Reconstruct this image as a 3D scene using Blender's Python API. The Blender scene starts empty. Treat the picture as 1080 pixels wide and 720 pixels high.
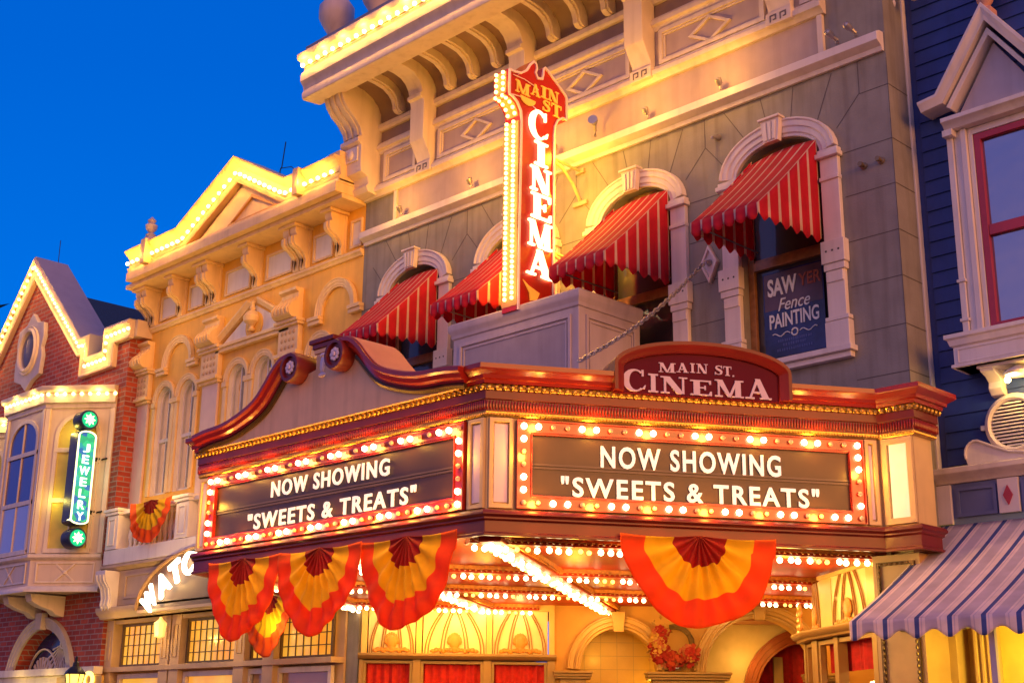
import bpy, bmesh, math, random
from mathutils import Vector, Matrix, noise
random.seed(7)
PI = math.pi
scn = bpy.context.scene
COL = scn.collection

# ------------------------------------------------------------------ camera
cam_d = bpy.data.cameras.new('camera'); cam = bpy.data.objects.new('camera', cam_d); COL.objects.link(cam)
_x = Vector((0.70711, 0.70702, 0.010771)); _d = Vector((-0.191063, 0.205708, -0.959781)); _f = Vector((-0.680801, 0.676612, 0.280544))
_m = Matrix((( _x[0], -_d[0], -_f[0], 0), (_x[1], -_d[1], -_f[1], 0), (_x[2], -_d[2], -_f[2], 1.6), (0, 0, 0, 1)))
cam.matrix_world = _m
cam_d.sensor_width = 36; cam_d.sensor_fit = 'HORIZONTAL'; cam_d.lens = 1408.81/1080*36
cam_d.clip_start = 0.1; cam_d.clip_end = 3000
scn.camera = cam
CAMP = Vector((0, 0, 1.6))

# ------------------------------------------------------------------ world (dusk sky)
w = bpy.data.worlds.new('World'); scn.world = w; w.use_nodes = True
nt = w.node_tree; nt.nodes.clear()
def N(nt, t, **k):
    n = nt.nodes.new(t)
    for a, b in k.items(): setattr(n, a, b)
    return n
out = N(nt, 'ShaderNodeOutputWorld'); bg = N(nt, 'ShaderNodeBackground'); bg.inputs[1].default_value = 1.0
sky = N(nt, 'ShaderNodeTexSky', sky_type='NISHITA', sun_disc=False)
SUN_AZ = math.radians(150); sky.sun_elevation = math.radians(2.0); sky.sun_rotation = SUN_AZ
sky.altitude = 50
tc = N(nt, 'ShaderNodeTexCoord'); 
dot = N(nt, 'ShaderNodeVectorMath', operation='DOT_PRODUCT'); dot.inputs[1].default_value = (-0.70, 0.70, 0.10)
nt.links.new(tc.outputs['Generated'], dot.inputs[0])
mr = N(nt, 'ShaderNodeMapRange'); mr.inputs[1].default_value = -0.75; mr.inputs[2].default_value = 0.55; nt.links.new(dot.outputs['Value'], mr.inputs[0])
# west half of the sky (behind the camera): rosy near the horizon, periwinkle higher up
sp = N(nt, 'ShaderNodeSeparateXYZ'); nt.links.new(tc.outputs['Generated'], sp.inputs[0])
cr = N(nt, 'ShaderNodeValToRGB'); nt.links.new(sp.outputs['Z'], cr.inputs[0])
e = cr.color_ramp.elements; e[0].position = 0.0; e[0].color = (0.98, 0.46, 0.34, 1); e[1].position = 1.0; e[1].color = (0.08, 0.14, 0.52, 1)
for p_, c_ in ((0.18, (0.82, 0.45, 0.54, 1)), (0.42, (0.36, 0.30, 0.66, 1))):
    q = e.new(p_); q.color = c_
# east half (in front): deep saturated dusk blue
cr2 = N(nt, 'ShaderNodeValToRGB'); nt.links.new(sp.outputs['Z'], cr2.inputs[0])
e = cr2.color_ramp.elements; e[0].position = 0.05; e[0].color = (0.0, 0.20, 0.88, 1); e[1].position = 0.9; e[1].color = (0.0, 0.08, 0.50, 1)
q = e.new(0.45); q.color = (0.0, 0.118, 0.64, 1)
mx = N(nt, 'ShaderNodeMixRGB'); nt.links.new(mr.outputs[0], mx.inputs[0]); nt.links.new(cr.outputs[0], mx.inputs[1]); nt.links.new(cr2.outputs[0], mx.inputs[2])
sc_ = N(nt, 'ShaderNodeMixRGB', blend_type='MULTIPLY'); sc_.inputs[0].default_value = 1; sc_.inputs[2].default_value = (0.0, 0.01, 0.04, 1)
nt.links.new(sky.outputs[0], sc_.inputs[1])
ad = N(nt, 'ShaderNodeMixRGB', blend_type='ADD'); ad.inputs[0].default_value = 1; nt.links.new(mx.outputs[0], ad.inputs[1]); nt.links.new(sc_.outputs[0], ad.inputs[2])
nt.links.new(ad.outputs[0], bg.inputs[0]); nt.links.new(bg.outputs[0], out.inputs[0])
# last glow of the sunken sun, very broad
sd = bpy.data.lights.new('sun', 'SUN'); sd.energy = 2.9; sd.angle = math.radians(35); sd.color = (1.0, 0.37, 0.05)
so = bpy.data.objects.new('sun', sd); COL.objects.link(so)
so.rotation_euler = Vector((-0.96, 0.20, -0.05)).to_track_quat('-Z', 'Y').to_euler()
vs = scn.view_settings; vs.view_transform = 'Standard'; vs.look = 'None'; vs.exposure = 0.0; vs.gamma = 1.0; vs.use_curve_mapping = False
scn.render.engine = 'CYCLES'
cy = scn.cycles; cy.use_denoising = True; cy.max_bounces = 5; cy.diffuse_bounces = 3; cy.glossy_bounces = 2; cy.transmission_bounces = 3
cy.sample_clamp_indirect = 3.0; cy.sample_clamp_direct = 0; cy.caustics_reflective = False; cy.caustics_refractive = False
try: cy.use_light_tree = True
except Exception: pass

# ------------------------------------------------------------------ materials
MATS = {}
def mat(name, col, rough=0.6, metal=0.0, var=0.12, scale=3.0, bump=0.0, bscale=40.0, emit=None, estr=0.0, spec=0.5, streak=0.0, coat=0.0):
    if name in MATS: return MATS[name]
    m = bpy.data.materials.new(name); m.use_nodes = True; t = m.node_tree; b = t.nodes['Principled BSDF']
    b.inputs['Roughness'].default_value = rough; b.inputs['Metallic'].default_value = metal; b.inputs['Specular IOR Level'].default_value = spec
    if coat: b.inputs['Coat Weight'].default_value = coat; b.inputs['Coat Roughness'].default_value = 0.12
    g = N(t, 'ShaderNodeNewGeometry')
    nz = N(t, 'ShaderNodeTexNoise'); nz.inputs['Scale'].default_value = scale; nz.inputs['Detail'].default_value = 6
    t.links.new(g.outputs['Position'], nz.inputs['Vector'])
    r = N(t, 'ShaderNodeValToRGB'); t.links.new(nz.outputs['Fac'], r.inputs[0])
    a = tuple(c*(1-var*1.6) for c in col[:3]) + (1,); c2 = tuple(min(1, c*(1+var)) for c in col[:3]) + (1,)
    r.color_ramp.elements[0].color = a; r.color_ramp.elements[0].position = .25; r.color_ramp.elements[1].color = c2; r.color_ramp.elements[1].position = .75
    last = r.outputs[0]
    if streak:   # rain-washed grime running down the face
        mp = N(t, 'ShaderNodeMapping'); mp.inputs['Scale'].default_value = (7, 7, 0.5); t.links.new(g.outputs['Position'], mp.inputs[0])
        n2 = N(t, 'ShaderNodeTexNoise'); n2.inputs['Scale'].default_value = 1.0; n2.inputs['Detail'].default_value = 5; t.links.new(mp.outputs[0], n2.inputs['Vector'])
        rr = N(t, 'ShaderNodeMapRange'); rr.inputs[1].default_value = .48; rr.inputs[2].default_value = .75; rr.inputs[4].default_value = streak; t.links.new(n2.outputs['Fac'], rr.inputs[0])
        mm = N(t, 'ShaderNodeMixRGB', blend_type='MULTIPLY'); mm.inputs[2].default_value = (.55, .5, .45, 1)
        t.links.new(rr.outputs[0], mm.inputs[0]); t.links.new(last, mm.inputs[1]); last = mm.outputs[0]
    t.links.new(last, b.inputs['Base Color'])
    if bump:
        n3 = N(t, 'ShaderNodeTexNoise'); n3.inputs['Scale'].default_value = bscale; n3.inputs['Detail'].default_value = 4; t.links.new(g.outputs['Position'], n3.inputs['Vector'])
        bp = N(t, 'ShaderNodeBump'); bp.inputs['Strength'].default_value = bump; bp.inputs['Distance'].default_value = 0.01
        t.links.new(n3.outputs['Fac'], bp.inputs['Height']); t.links.new(bp.outputs[0], b.inputs['Normal'])
    if emit:
        b.inputs['Emission Color'].default_value = tuple(emit) + (1,); b.inputs['Emission Strength'].default_value = estr
    m['b'] = 1
    MATS[name] = m
    return m
cream   = mat('cream_paint', (.74, .62, .50), .45, var=.05, bump=.10, streak=.35)
pinkwht = mat('warm_white_paint', (.78, .69, .63), .45, var=.05, bump=.08, streak=.3)
greyw   = mat('grey_ashlar_paint', (.28, .26, .225), .7, var=.12, scale=2.6, bump=.35, streak=.6)
greyj   = mat('recess_shade', (.11, .095, .085), .8)
lilac   = mat('lilac_grey_paint', (.50, .42, .44), .5, var=.06, bump=.08, streak=.3)
lilacin = mat('panel_grey_paint', (.37, .31, .33), .55, var=.07, bump=.1, streak=.3)
frieze_ = mat('frieze_beige_paint', (.47, .36, .33), .6, var=.07, bump=.12, streak=.25)
brownw  = mat('cove_brown_paint', (.30, .20, .16), .6, var=.1, bump=.1)
wood    = mat('varnished_wood', (.34, .15, .05), .4, var=.25, scale=9, bump=.1)
darkin  = mat('painted_dark_interior', (.02, .012, .012), .7)  # near-black colour stands for the unlit space behind openings
yelw    = mat('ochre_yellow_wall', (.88, .48, .06), .6, var=.07, bump=.12, streak=.3)
yelcr   = mat('yellow_cream_trim', (.84, .58, .27), .5, var=.06, bump=.1, streak=.3)
red     = mat('oxblood_red_gloss_paint', (.34, .018, .010), .27, var=.15, coat=.2, streak=.2, spec=.4)
redfr   = mat('scarlet_frame_paint', (.40, .022, .010), .28, var=.12, coat=.4)
maroon  = mat('maroon_paint', (.17, .016, .010), .38, var=.15, coat=.1, spec=.35)
crimson = mat('crimson_sign_field', (.13, .003, .018), .6, var=.08, spec=.15)
salmon  = mat('salmon_canopy_top', (.55, .17, .13), .6, var=.08)
tan     = mat('tan_board_paint', (.86, .52, .27), .55, var=.07, bump=.12, streak=.45)
gold    = mat('gilded_moulding', (.62, .36, .08), .30, metal=.75, var=.25, scale=25)
navy    = mat('navy_slate_roof', (.012, .02, .05), .6, var=.3, scale=14, bump=.4)
bluew   = mat('blue_clapboard_paint', (.018, .045, .22), .45, var=.12, bump=.1, streak=.3)
bluetr  = mat('slate_blue_trim', (.13, .16, .34), .5, var=.08, bump=.08)
redsash = mat('crimson_sash_paint', (.42, .03, .06), .4, var=.1)
iron    = mat('black_iron', (.015, .015, .02), .45, metal=.4)
steel   = mat('galvanised_steel', (.45, .42, .42), .4, metal=.8)
plast   = mat('yellow_plaster', (.50, .26, .05), .6, var=.08, bump=.1)
soff    = mat('soffit_red_paint', (.36, .022, .003), .45, var=.2, spec=.3)
soffb   = mat('soffit_rib_gilt', (.55, .22, .05), .35, metal=.3, var=.3, scale=20)
olive   = mat('olive_brown_joinery', (.30, .18, .06), .45, var=.1, bump=.1)
redcur  = mat('red_velvet_curtain', (.50, .012, .012), .8, var=.2, scale=12)
offwht  = mat('self_glow_panel', (.8, .72, .6), .5, emit=(1, .78, .42), estr=.55)  # emission stands for lamplight falling on the panels
board   = mat('changeable_letter_board', (.065, .030, .021), .36, var=.07, scale=5, spec=.45)
track   = mat('letter_track', (.10, .06, .055), .4)
letter  = mat('backlit_white_letter', (.85, .8, .78), .5, emit=(1, .86, .8), estr=.55)
petal   = mat('painted_pink_white', (.80, .62, .68), .5, var=.04)
signred = mat('blade_sign_red', (.42, .010, .004), .4, var=.08, coat=.1)
neonlet = mat('neon_lit_letter', (.9, .85, .7), .5, emit=(1, .78, .40), estr=2.6)
goldlet = mat('glowing_gold_letter', (.9, .48, .10), .4, var=.08, emit=(1, .42, .03), estr=.35)  # gold letters with a low glow put in by emission
watchl  = mat('white_neon_letter', (.9, .9, .85), .5, emit=(1, .86, .62), estr=5.0)
bulbm   = mat('lit_bulb', (1, .9, .7), .4, emit=(1, .74, .36), estr=14)
bulbs_  = mat('string_bulb', (1, .9, .7), .4, emit=(1, .66, .22), estr=6)
bladeb  = mat('blade_bulb', (1, .9, .7), .4, emit=(1, .62, .20), estr=4.5)
bulbd   = mat('dim_bulb', (.75, .35, .22), .15, emit=(1, .45, .15), estr=.35)
asph    = mat('asphalt', (.05, .05, .05), .85, bump=.4, bscale=60)
pave    = mat('pink_concrete', (.26, .20, .18), .8, var=.12, bump=.2)
kerbm   = mat('kerb_stone', (.33, .30, .28), .8, bump=.3)

def glass(name, col, gl=.55, rough=.04, tint=(.8, .85, 1)):
    m = bpy.data.materials.new(name); m.use_nodes = True; t = m.node_tree; t.nodes.clear()
    o = N(t, 'ShaderNodeOutputMaterial'); mx = N(t, 'ShaderNodeMixShader'); a = N(t, 'ShaderNodeBsdfPrincipled'); a.inputs['Base Color'].default_value = tuple(col)+(1,)
    g = N(t, 'ShaderNodeBsdfGlossy'); g.inputs['Roughness'].default_value = rough; g.inputs['Color'].default_value = tuple(tint)+(1,)
    ge = N(t, 'ShaderNodeNewGeometry'); nz = N(t, 'ShaderNodeTexNoise'); nz.inputs['Scale'].default_value = 2.2; t.links.new(ge.outputs['Position'], nz.inputs['Vector'])
    bp = N(t, 'ShaderNodeBump'); bp.inputs['Strength'].default_value = .25; bp.inputs['Distance'].default_value = .03; t.links.new(nz.outputs['Fac'], bp.inputs['Height']); t.links.new(bp.outputs[0], g.inputs['Normal'])
    mx.inputs[0].default_value = gl
    t.links.new(a.outputs[0], mx.inputs[1]); t.links.new(g.outputs[0], mx.inputs[2]); t.links.new(mx.outputs[0], o.inputs[0])
    return m
skyglass = glass('sky_reflecting_glass', (.05, .05, .10), .80, tint=(.9, .9, 1))
darkglass = glass('dark_window_glass', (.012, .008, .01), .05)
curglass = glass('curtained_glass', (.34, .32, .45), .25)

def stripes(name, fn, trans=.3):
    """uv-striped fabric; fn(t, uvx, uvy sockets) -> colour socket"""
    m = bpy.data.materials.new(name); m.use_nodes = True; t = m.node_tree; b = t.nodes['Principled BSDF']
    b.inputs['Roughness'].default_value = .75
    uv = N(t, 'ShaderNodeUVMap'); s = N(t, 'ShaderNodeSeparateXYZ'); t.links.new(uv.outputs[0], s.inputs[0])
    c = fn(t, s.outputs[0], s.outputs[1]); 
    g = N(t, 'ShaderNodeNewGeometry'); nz = N(t, 'ShaderNodeTexNoise'); nz.inputs['Scale'].default_value = 4; nz.inputs['Detail'].default_value = 5; t.links.new(g.outputs['Position'], nz.inputs['Vector'])
    rr = N(t, 'ShaderNodeMapRange'); rr.inputs[1].default_value = .3; rr.inputs[2].default_value = .7; rr.inputs[3].default_value = .78; rr.inputs[4].default_value = 1.0; t.links.new(nz.outputs['Fac'], rr.inputs[0])
    mm = N(t, 'ShaderNodeMixRGB', blend_type='MULTIPLY'); mm.inputs[0].default_value = 1; t.links.new(c, mm.inputs[1]); t.links.new(rr.outputs[0], mm.inputs[2])
    t.links.new(mm.outputs[0], b.inputs['Base Color'])
    wv = N(t, 'ShaderNodeTexNoise'); wv.inputs['Scale'].default_value = 90; t.links.new(g.outputs['Position'], wv.inputs['Vector'])
    bp = N(t, 'ShaderNodeBump'); bp.inputs['Strength'].default_value = .3; bp.inputs['Distance'].default_value = .005; t.links.new(wv.outputs['Fac'], bp.inputs['Height']); t.links.new(bp.outputs[0], b.inputs['Normal'])
    # cloth lets a little light through
    o = t.nodes['Material Output']; tr = N(t, 'ShaderNodeBsdfTranslucent'); t.links.new(mm.outputs[0], tr.inputs[0]); mx = N(t, 'ShaderNodeMixShader'); mx.inputs[0].default_value = trans
    t.links.new(b.outputs[0], mx.inputs[1]); t.links.new(tr.outputs[0], mx.inputs[2]); t.links.new(mx.outputs[0], o.inputs[0])
    return m
def ramp(t, sock, stops, const=True):
    r = N(t, 'ShaderNodeValToRGB'); r.color_ramp.interpolation = 'CONSTANT' if const else 'LINEAR'
    el = r.color_ramp.elements
    el[0].position = stops[0][0]; el[0].color = tuple(stops[0][1])+(1,)
    el[1].position = stops[1][0]; el[1].color = tuple(stops[1][1])+(1,)
    for p, c in stops[2:]:
        q = el.new(p); q.color = tuple(c)+(1,)
    t.links.new(sock, r.inputs[0]); return r.outputs[0]
def frac(t, sock, k):
    a = N(t, 'ShaderNodeMath', operation='MULTIPLY'); a.inputs[1].default_value = k; t.links.new(sock, a.inputs[0])
    b = N(t, 'ShaderNodeMath', operation='FRACT'); t.links.new(a.outputs[0], b.inputs[0]); return b.outputs[0]
REDC = (.70, .006, .028); WHC = (.85, .58, .45)
redstripe = stripes('red_awning_canvas', lambda t, x, y: ramp(t, frac(t, x, 1), [(0, REDC), (.41, WHC), (.59, REDC)]))
bl1, bl2, lv, wv_ = (.07, .10, .38), (.25, .25, .5), (.70, .56, .72), (.90, .72, .80)
bluestripe = stripes('blue_white_awning_canvas', lambda t, x, y: ramp(t, frac(t, x, 1), [(0, wv_), (.09, bl1), (.24, wv_), (.29, lv), (.33, wv_), (.42, (.62, .50, .66)), (.78, wv_), (.86, lv), (.90, wv_)]))
buntm = stripes('orange_yellow_bunting_cloth', lambda t, x, y: ramp(t, y, [(0, (.42, .022, .004)), (.34, (1.0, .66, .004)), (.70, (1.0, .14, .003))]), trans=.5)

def brickmat():
    m = bpy.data.materials.new('red_brick'); m.use_nodes = True; t = m.node_tree; b = t.nodes['Principled BSDF']; b.inputs['Roughness'].default_value = .75
    g = N(t, 'ShaderNodeNewGeometry'); s = N(t, 'ShaderNodeSeparateXYZ'); t.links.new(g.outputs['Position'], s.inputs[0])
    a = N(t, 'ShaderNodeMath', operation='ADD'); t.links.new(s.outputs[0], a.inputs[0]); t.links.new(s.outputs[1], a.inputs[1])
    cb = N(t, 'ShaderNodeCombineXYZ'); t.links.new(a.outputs[0], cb.inputs[0]); t.links.new(s.outputs[2], cb.inputs[1])
    br = N(t, 'ShaderNodeTexBrick'); t.links.new(cb.outputs[0], br.inputs['Vector'])
    br.inputs['Scale'].default_value = 1.0; br.inputs['Brick Width'].default_value = .34; br.inputs['Row Height'].default_value = .115; br.inputs['Mortar Size'].default_value = .012
    br.inputs['Color1'].default_value = (.52, .075, .035, 1); br.inputs['Color2'].default_value = (.30, .032, .020, 1); br.inputs['Mortar'].default_value = (.42, .27, .25, 1); br.inputs['Bias'].default_value = -.1
    nz = N(t, 'ShaderNodeTexNoise'); nz.inputs['Scale'].default_value = 5; t.links.new(g.outputs['Position'], nz.inputs['Vector'])
    mm = N(t, 'ShaderNodeMixRGB', blend_type='MULTIPLY'); mm.inputs[0].default_value = .5; t.links.new(br.outputs[0], mm.inputs[1]); t.links.new(nz.outputs['Fac'], mm.inputs[2])
    t.links.new(mm.outputs[0], b.inputs['Base Color'])
    bp = N(t, 'ShaderNodeBump'); bp.invert = True; bp.inputs['Strength'].default_value = .8; bp.inputs['Distance'].default_value = .01; t.links.new(br.outputs['Fac'], bp.inputs['Height']); t.links.new(bp.outputs[0], b.inputs['Normal'])
    return m
brick = brickmat()
def litglass():
    m = bpy.data.materials.new('lit_amber_leaded_glass'); m.use_nodes = True; t = m.node_tree; b = t.nodes['Principled BSDF']
    g = N(t, 'ShaderNodeNewGeometry'); nz = N(t, 'ShaderNodeTexNoise'); nz.inputs['Scale'].default_value = 1.6; nz.inputs['Detail'].default_value = 3; t.links.new(g.outputs['Position'], nz.inputs['Vector'])
    c = ramp(t, nz.outputs['Fac'], [(.3, (1, .30, .012)), (.65, (1, .52, .05))], False)
    b.inputs['Base Color'].default_value = (.5, .3, .08, 1); t.links.new(c, b.inputs['Emission Color']); b.inputs['Emission Strength'].default_value = .75; b.inputs['Roughness'].default_value = .15
    return m
amber = litglass()

# ------------------------------------------------------------------ mesh builder
class F:
    def __init__(s, O, U, V):
        s.O = Vector(O); s.U = Vector(U); s.V = Vector(V); s.W = s.U.cross(s.V)
    def p(s, u, v, w=0.0): return s.O + s.U*u + s.V*v + s.W*w
    def off(s, w): return F(s.O + s.W*w, s.U, s.V)
WORLD = F((0, 0, 0), (1, 0, 0), (0, 1, 0))
def FACE(y): return F((0, y, 0), (1, 0, 0), (0, 0, 1))          # u = x, v = z, w = towards the street
def SIDE(x): return F((x, 0, 0), (0, 1, 0), (0, 0, 1))          # u = y, v = z, w = +x
def OUTL(x, y): return F((x, y, 0), (0, -1, 0), (0, 0, 1))      # u = outwards, v = z, w = -x
_dd = Vector((2.57, 4.03, 0)).normalized()
DIAG = F((-10.72, 10.27, 0), _dd, (0, 0, 1))                    # angled marquee face
_s2 = 1/math.sqrt(2)
LOB = F((-18.805, 15.0, 0), (_s2, _s2, 0), (0, 0, 1))           # splayed lobby wall
WLOC = {}
def tag(o, label=None, cat=None, group=None, kind=None):
    if label: o['label'] = label
    if cat: o['category'] = cat
    if group: o['group'] = group
    if kind: o['kind'] = kind
    return o
def thing(name, loc, label, cat, group=None):
    o = bpy.data.objects.new(name, None); COL.objects.link(o); o.location = loc; o.empty_display_size = .3
    WLOC[o.name] = Vector(loc); return tag(o, label, cat, group)
def wl(o): return WLOC[o.name]
class MB:
    def __init__(s): s.v = []; s.f = []; s.uv = None
    def add(s, pts, faces):
        b = len(s.v); s.v += [Vector(p) for p in pts]; s.f += [tuple(i+b for i in f) for f in faces]; return s
    def box(s, fr, u0, u1, v0, v1, w0, w1):
        P = [fr.p(u, v, w) for w in (w0, w1) for v in (v0, v1) for u in (u0, u1)]
        return s.add(P, [(0, 2, 3, 1), (4, 5, 7, 6), (0, 1, 5, 4), (2, 6, 7, 3), (0, 4, 6, 2), (1, 3, 7, 5)])
    def prism(s, fr, poly, w0, w1):
        n = len(poly); P = [fr.p(u, v, w0) for u, v in poly] + [fr.p(u, v, w1) for u, v in poly]
        fs = [tuple(range(n-1, -1, -1)), tuple(range(n, 2*n))] + [(i, (i+1) % n, (i+1) % n+n, i+n) for i in range(n)]
        return s.add(P, fs)
    def sweep(s, fr, path, prof, closed=False, flip=False):
        n = len(path); rings = []
        for i in range(n):
            a = Vector(path[i-1]) if (i > 0 or closed) else None; b = Vector(path[i]); c = Vector(path[(i+1) % n]) if (i < n-1 or closed) else None
            d1 = (b-a).normalized() if a is not None else None; d2 = (c-b).normalized() if c is not None else None
            if d1 is None: d1 = d2
            if d2 is None: d2 = d1
            n1 = Vector((-d1.y, d1.x)); n2 = Vector((-d2.y, d2.x)); m = n1+n2
            m = m/max(.25, m.dot(n1)) if m.length > 1e-6 else n1
            if flip: m = -m
            rings.append([fr.p(b.x+m.x*q, b.y+m.y*q, w_) for q, w_ in prof])
        k = len(prof); P = [p for r in rings for p in r]; fs = []
        for i in range(n if closed else n-1):
            j = (i+1) % n
            for t in range(k):
                t2 = (t+1) % k; fs.append((i*k+t, i*k+t2, j*k+t2, j*k+t))
        if not closed: fs += [tuple(range(k-1, -1, -1)), tuple((n-1)*k+t for t in range(k))]
        return s.add(P, fs)
    def tube(s, pts, r, n=8, closed=False):
        pts = [Vector(p) for p in pts]; m = len(pts); P = []; fs = []
        for i, p in enumerate(pts):
            d = (pts[min(i+1, m-1)]-pts[max(i-1, 0)]) if not closed else (pts[(i+1) % m]-pts[i-1])
            d.normalize(); a = d.orthogonal() if abs(d.z) > .9 else d.cross(Vector((0, 0, 1))); a.normalize(); b = d.cross(a)
            rr = r[i] if isinstance(r, (list, tuple)) else r
            P += [p + (a*math.cos(2*PI*k/n)+b*math.sin(2*PI*k/n))*rr for k in range(n)]
        for i in range(m if closed else m-1):
            j = (i+1) % m
            for k in range(n): k2 = (k+1) % n; fs.append((i*n+k, i*n+k2, j*n+k2, j*n+k))
        if not closed: fs += [tuple(range(n-1, -1, -1)), tuple((m-1)*n+k for k in range(n))]
        return s.add(P, fs)
    def lathe(s, c, prof, n=16, axis=(0, 0, 1)):
        ax = Vector(axis).normalized(); a = ax.orthogonal().normalized(); b = ax.cross(a); c = Vector(c); P = []; fs = []
        for r, h in prof: P += [c + ax*h + (a*math.cos(2*PI*k/n)+b*math.sin(2*PI*k/n))*max(r, 1e-4) for k in range(n)]
        for i in range(len(prof)-1):
            for k in range(n): k2 = (k+1) % n; fs.append((i*n+k, i*n+k2, (i+1)*n+k2, (i+1)*n+k))
        fs += [tuple(range(n-1, -1, -1)), tuple((len(prof)-1)*n+k for k in range(n))]
        return s.add(P, fs)
    def ell(s, fr, c, r, nu=8, nv=5):
        P = [fr.p(c[0], c[1]-r[1], c[2])]
        for j in range(1, nv):
            t = -PI/2+PI*j/nv
            P += [fr.p(c[0]+r[0]*math.cos(t)*math.cos(2*PI*i/nu), c[1]+r[1]*math.sin(t), c[2]+r[2]*math.cos(t)*math.sin(2*PI*i/nu)) for i in range(nu)]
        P.append(fr.p(c[0], c[1]+r[1], c[2])); fs = []
        for i in range(nu):
            i2 = (i+1) % nu; fs.append((0, 1+i2, 1+i))
            for j in range(nv-2): a = 1+j*nu; fs.append((a+i, a+i2, a+nu+i2, a+nu+i))
            fs.append((1+(nv-2)*nu+i, 1+(nv-2)*nu+i2, len(P)-1))
        return s.add(P, fs)
    def build(s, name, m, parent=None, label=None, smooth=True, bevel=0.0, cat=None, group=None, kind=None, origin=None, weld=False):
        me = bpy.data.meshes.new(name)
        lo = Vector((min(v[i] for v in s.v) for i in range(3))); hi = Vector((max(v[i] for v in s.v) for i in range(3)))
        org = Vector(origin) if origin else Vector(((lo.x+hi.x)/2, (lo.y+hi.y)/2, lo.z))
        me.from_pydata([v-org for v in s.v], [], s.f)
        bm = bmesh.new(); bm.from_mesh(me)
        if weld: bmesh.ops.remove_doubles(bm, verts=bm.verts, dist=1e-5)
        bmesh.ops.recalc_face_normals(bm, faces=bm.faces); bm.to_mesh(me); bm.free()
        if s.uv is not None:
            l = me.uv_layers.new(name='UVMap')
            for lp in me.loops: l.data[lp.index].uv = s.uv[lp.vertex_index]
        me.materials.append(m)
        if smooth:
            me.polygons.foreach_set('use_smooth', [True]*len(me.polygons)); me.set_sharp_from_angle(angle=math.radians(38))
        o = bpy.data.objects.new(name, me); COL.objects.link(o)
        WLOC[o.name] = org
        if parent is not None: o.parent = parent; o.location = org-wl(parent)
        else: o.location = org
        if bevel:
            b = o.modifiers.new('b', 'BEVEL'); b.width = bevel; b.segments = 2; b.limit_method = 'ANGLE'; b.angle_limit = math.radians(50); b.harden_normals = True
        return tag(o, label, cat, group, kind)
def _islands(mb):
    par = list(range(len(mb.v)))
    def fd(a):
        while par[a] != a: par[a] = par[par[a]]; a = par[a]
        return a
    for f in mb.f:
        r = fd(f[0])
        for i in f[1:]: par[fd(i)] = r
    g = {}
    for f in mb.f: g.setdefault(fd(f[0]), []).append(f)
    for fs in g.values():
        idx = sorted({i for f in fs for i in f}); mp = {a: b for b, a in enumerate(idx)}; n = MB(); n.v = [mb.v[i] for i in idx]; n.f = [tuple(mp[i] for i in f) for f in fs]; yield n
def build_each(mb, name, m, parent=None, **k):
    for n in _islands(mb): n.build(name, m, parent, **k)
def copy_tree(o, parent=None, delta=None):
    c = o.copy(); COL.objects.link(c)
    if parent is not None: c.parent = parent; WLOC[c.name] = wl(parent)+c.location
    else: c.location = o.location+Vector(delta or (0, 0, 0)); WLOC[c.name] = Vector(c.location)
    for ch in list(o.children): copy_tree(ch, c)
    return c
def shift(o, d):        # copy of a part under the same parent
    c = copy_tree(o, o.parent); c.location = o.location+Vector(d); WLOC[c.name] = wl(o)+Vector(d)
    return c
def arc(uc, vc, r, a0, a1, n=16, ry=None):
    ry = ry or r
    return [(uc+r*math.cos(math.radians(a0+(a1-a0)*i/n)), vc+ry*math.sin(math.radians(a0+(a1-a0)*i/n))) for i in range(n+1)]
def archpath(uc, hw, v0, vs, rise, n=14):      # from bottom left up over the arch to bottom right
    P = [(uc-hw, v0)] if v0 < vs-1e-4 else []
    P += [(uc-hw*math.cos(PI*i/n), vs+rise*math.sin(PI*i/n)) for i in range(n+1)]
    if v0 < vs-1e-4: P.append((uc+hw, v0))
    return P
def wall_open(mb, fr, u0, u1, v0, v1, ops, depth=.2):
    """flat wall with arched/square openings and reveals. ops: (uc, hw, vb, vs, rise)"""
    ops = sorted(ops); cur = u0
    q = lambda pts: mb.add([fr.p(*p) for p in pts], [tuple(range(len(pts)))])
    for uc, hw, vb, vs, rise in ops:
        if uc-hw > cur+1e-4: q([(cur, v0), (uc-hw, v0), (uc-hw, v1), (cur, v1)])
        if vb > v0+1e-4: q([(uc-hw, v0), (uc+hw, v0), (uc+hw, vb), (uc-hw, vb)])
        ar = archpath(uc, hw, vs, vs, rise) if rise > 0 else [(uc-hw, vs), (uc+hw, vs)]
        for a, b in zip(ar[:-1], ar[1:]): q([a, b, (b[0], v1), (a[0], v1)])
        loop = [(uc-hw, vb)] + ar + [(uc+hw, vb)]
        for a, b in zip(loop, loop[1:]+loop[:1]):
            mb.add([fr.p(a[0], a[1], 0), fr.p(b[0], b[1], 0), fr.p(b[0], b[1], -depth), fr.p(a[0], a[1], -depth)], [(0, 1, 2, 3)])
        cur = uc+hw
    if u1 > cur+1e-4: q([(cur, v0), (u1, v0), (u1, v1), (cur, v1)])
def rectpath(u0, u1, v0, v1): return [(u0, v0), (u0, v1), (u1, v1), (u1, v0)]
def frame(mb, fr, u0, u1, v0, v1, t, w0, w1, prof=None):     # mitred frame, t inwards
    prof = prof or [(0, w0), (0, w1), (-t, w1), (-t, w0)]
    mb.sweep(fr, rectpath(u0, u1, v0, v1), prof, closed=True)
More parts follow.
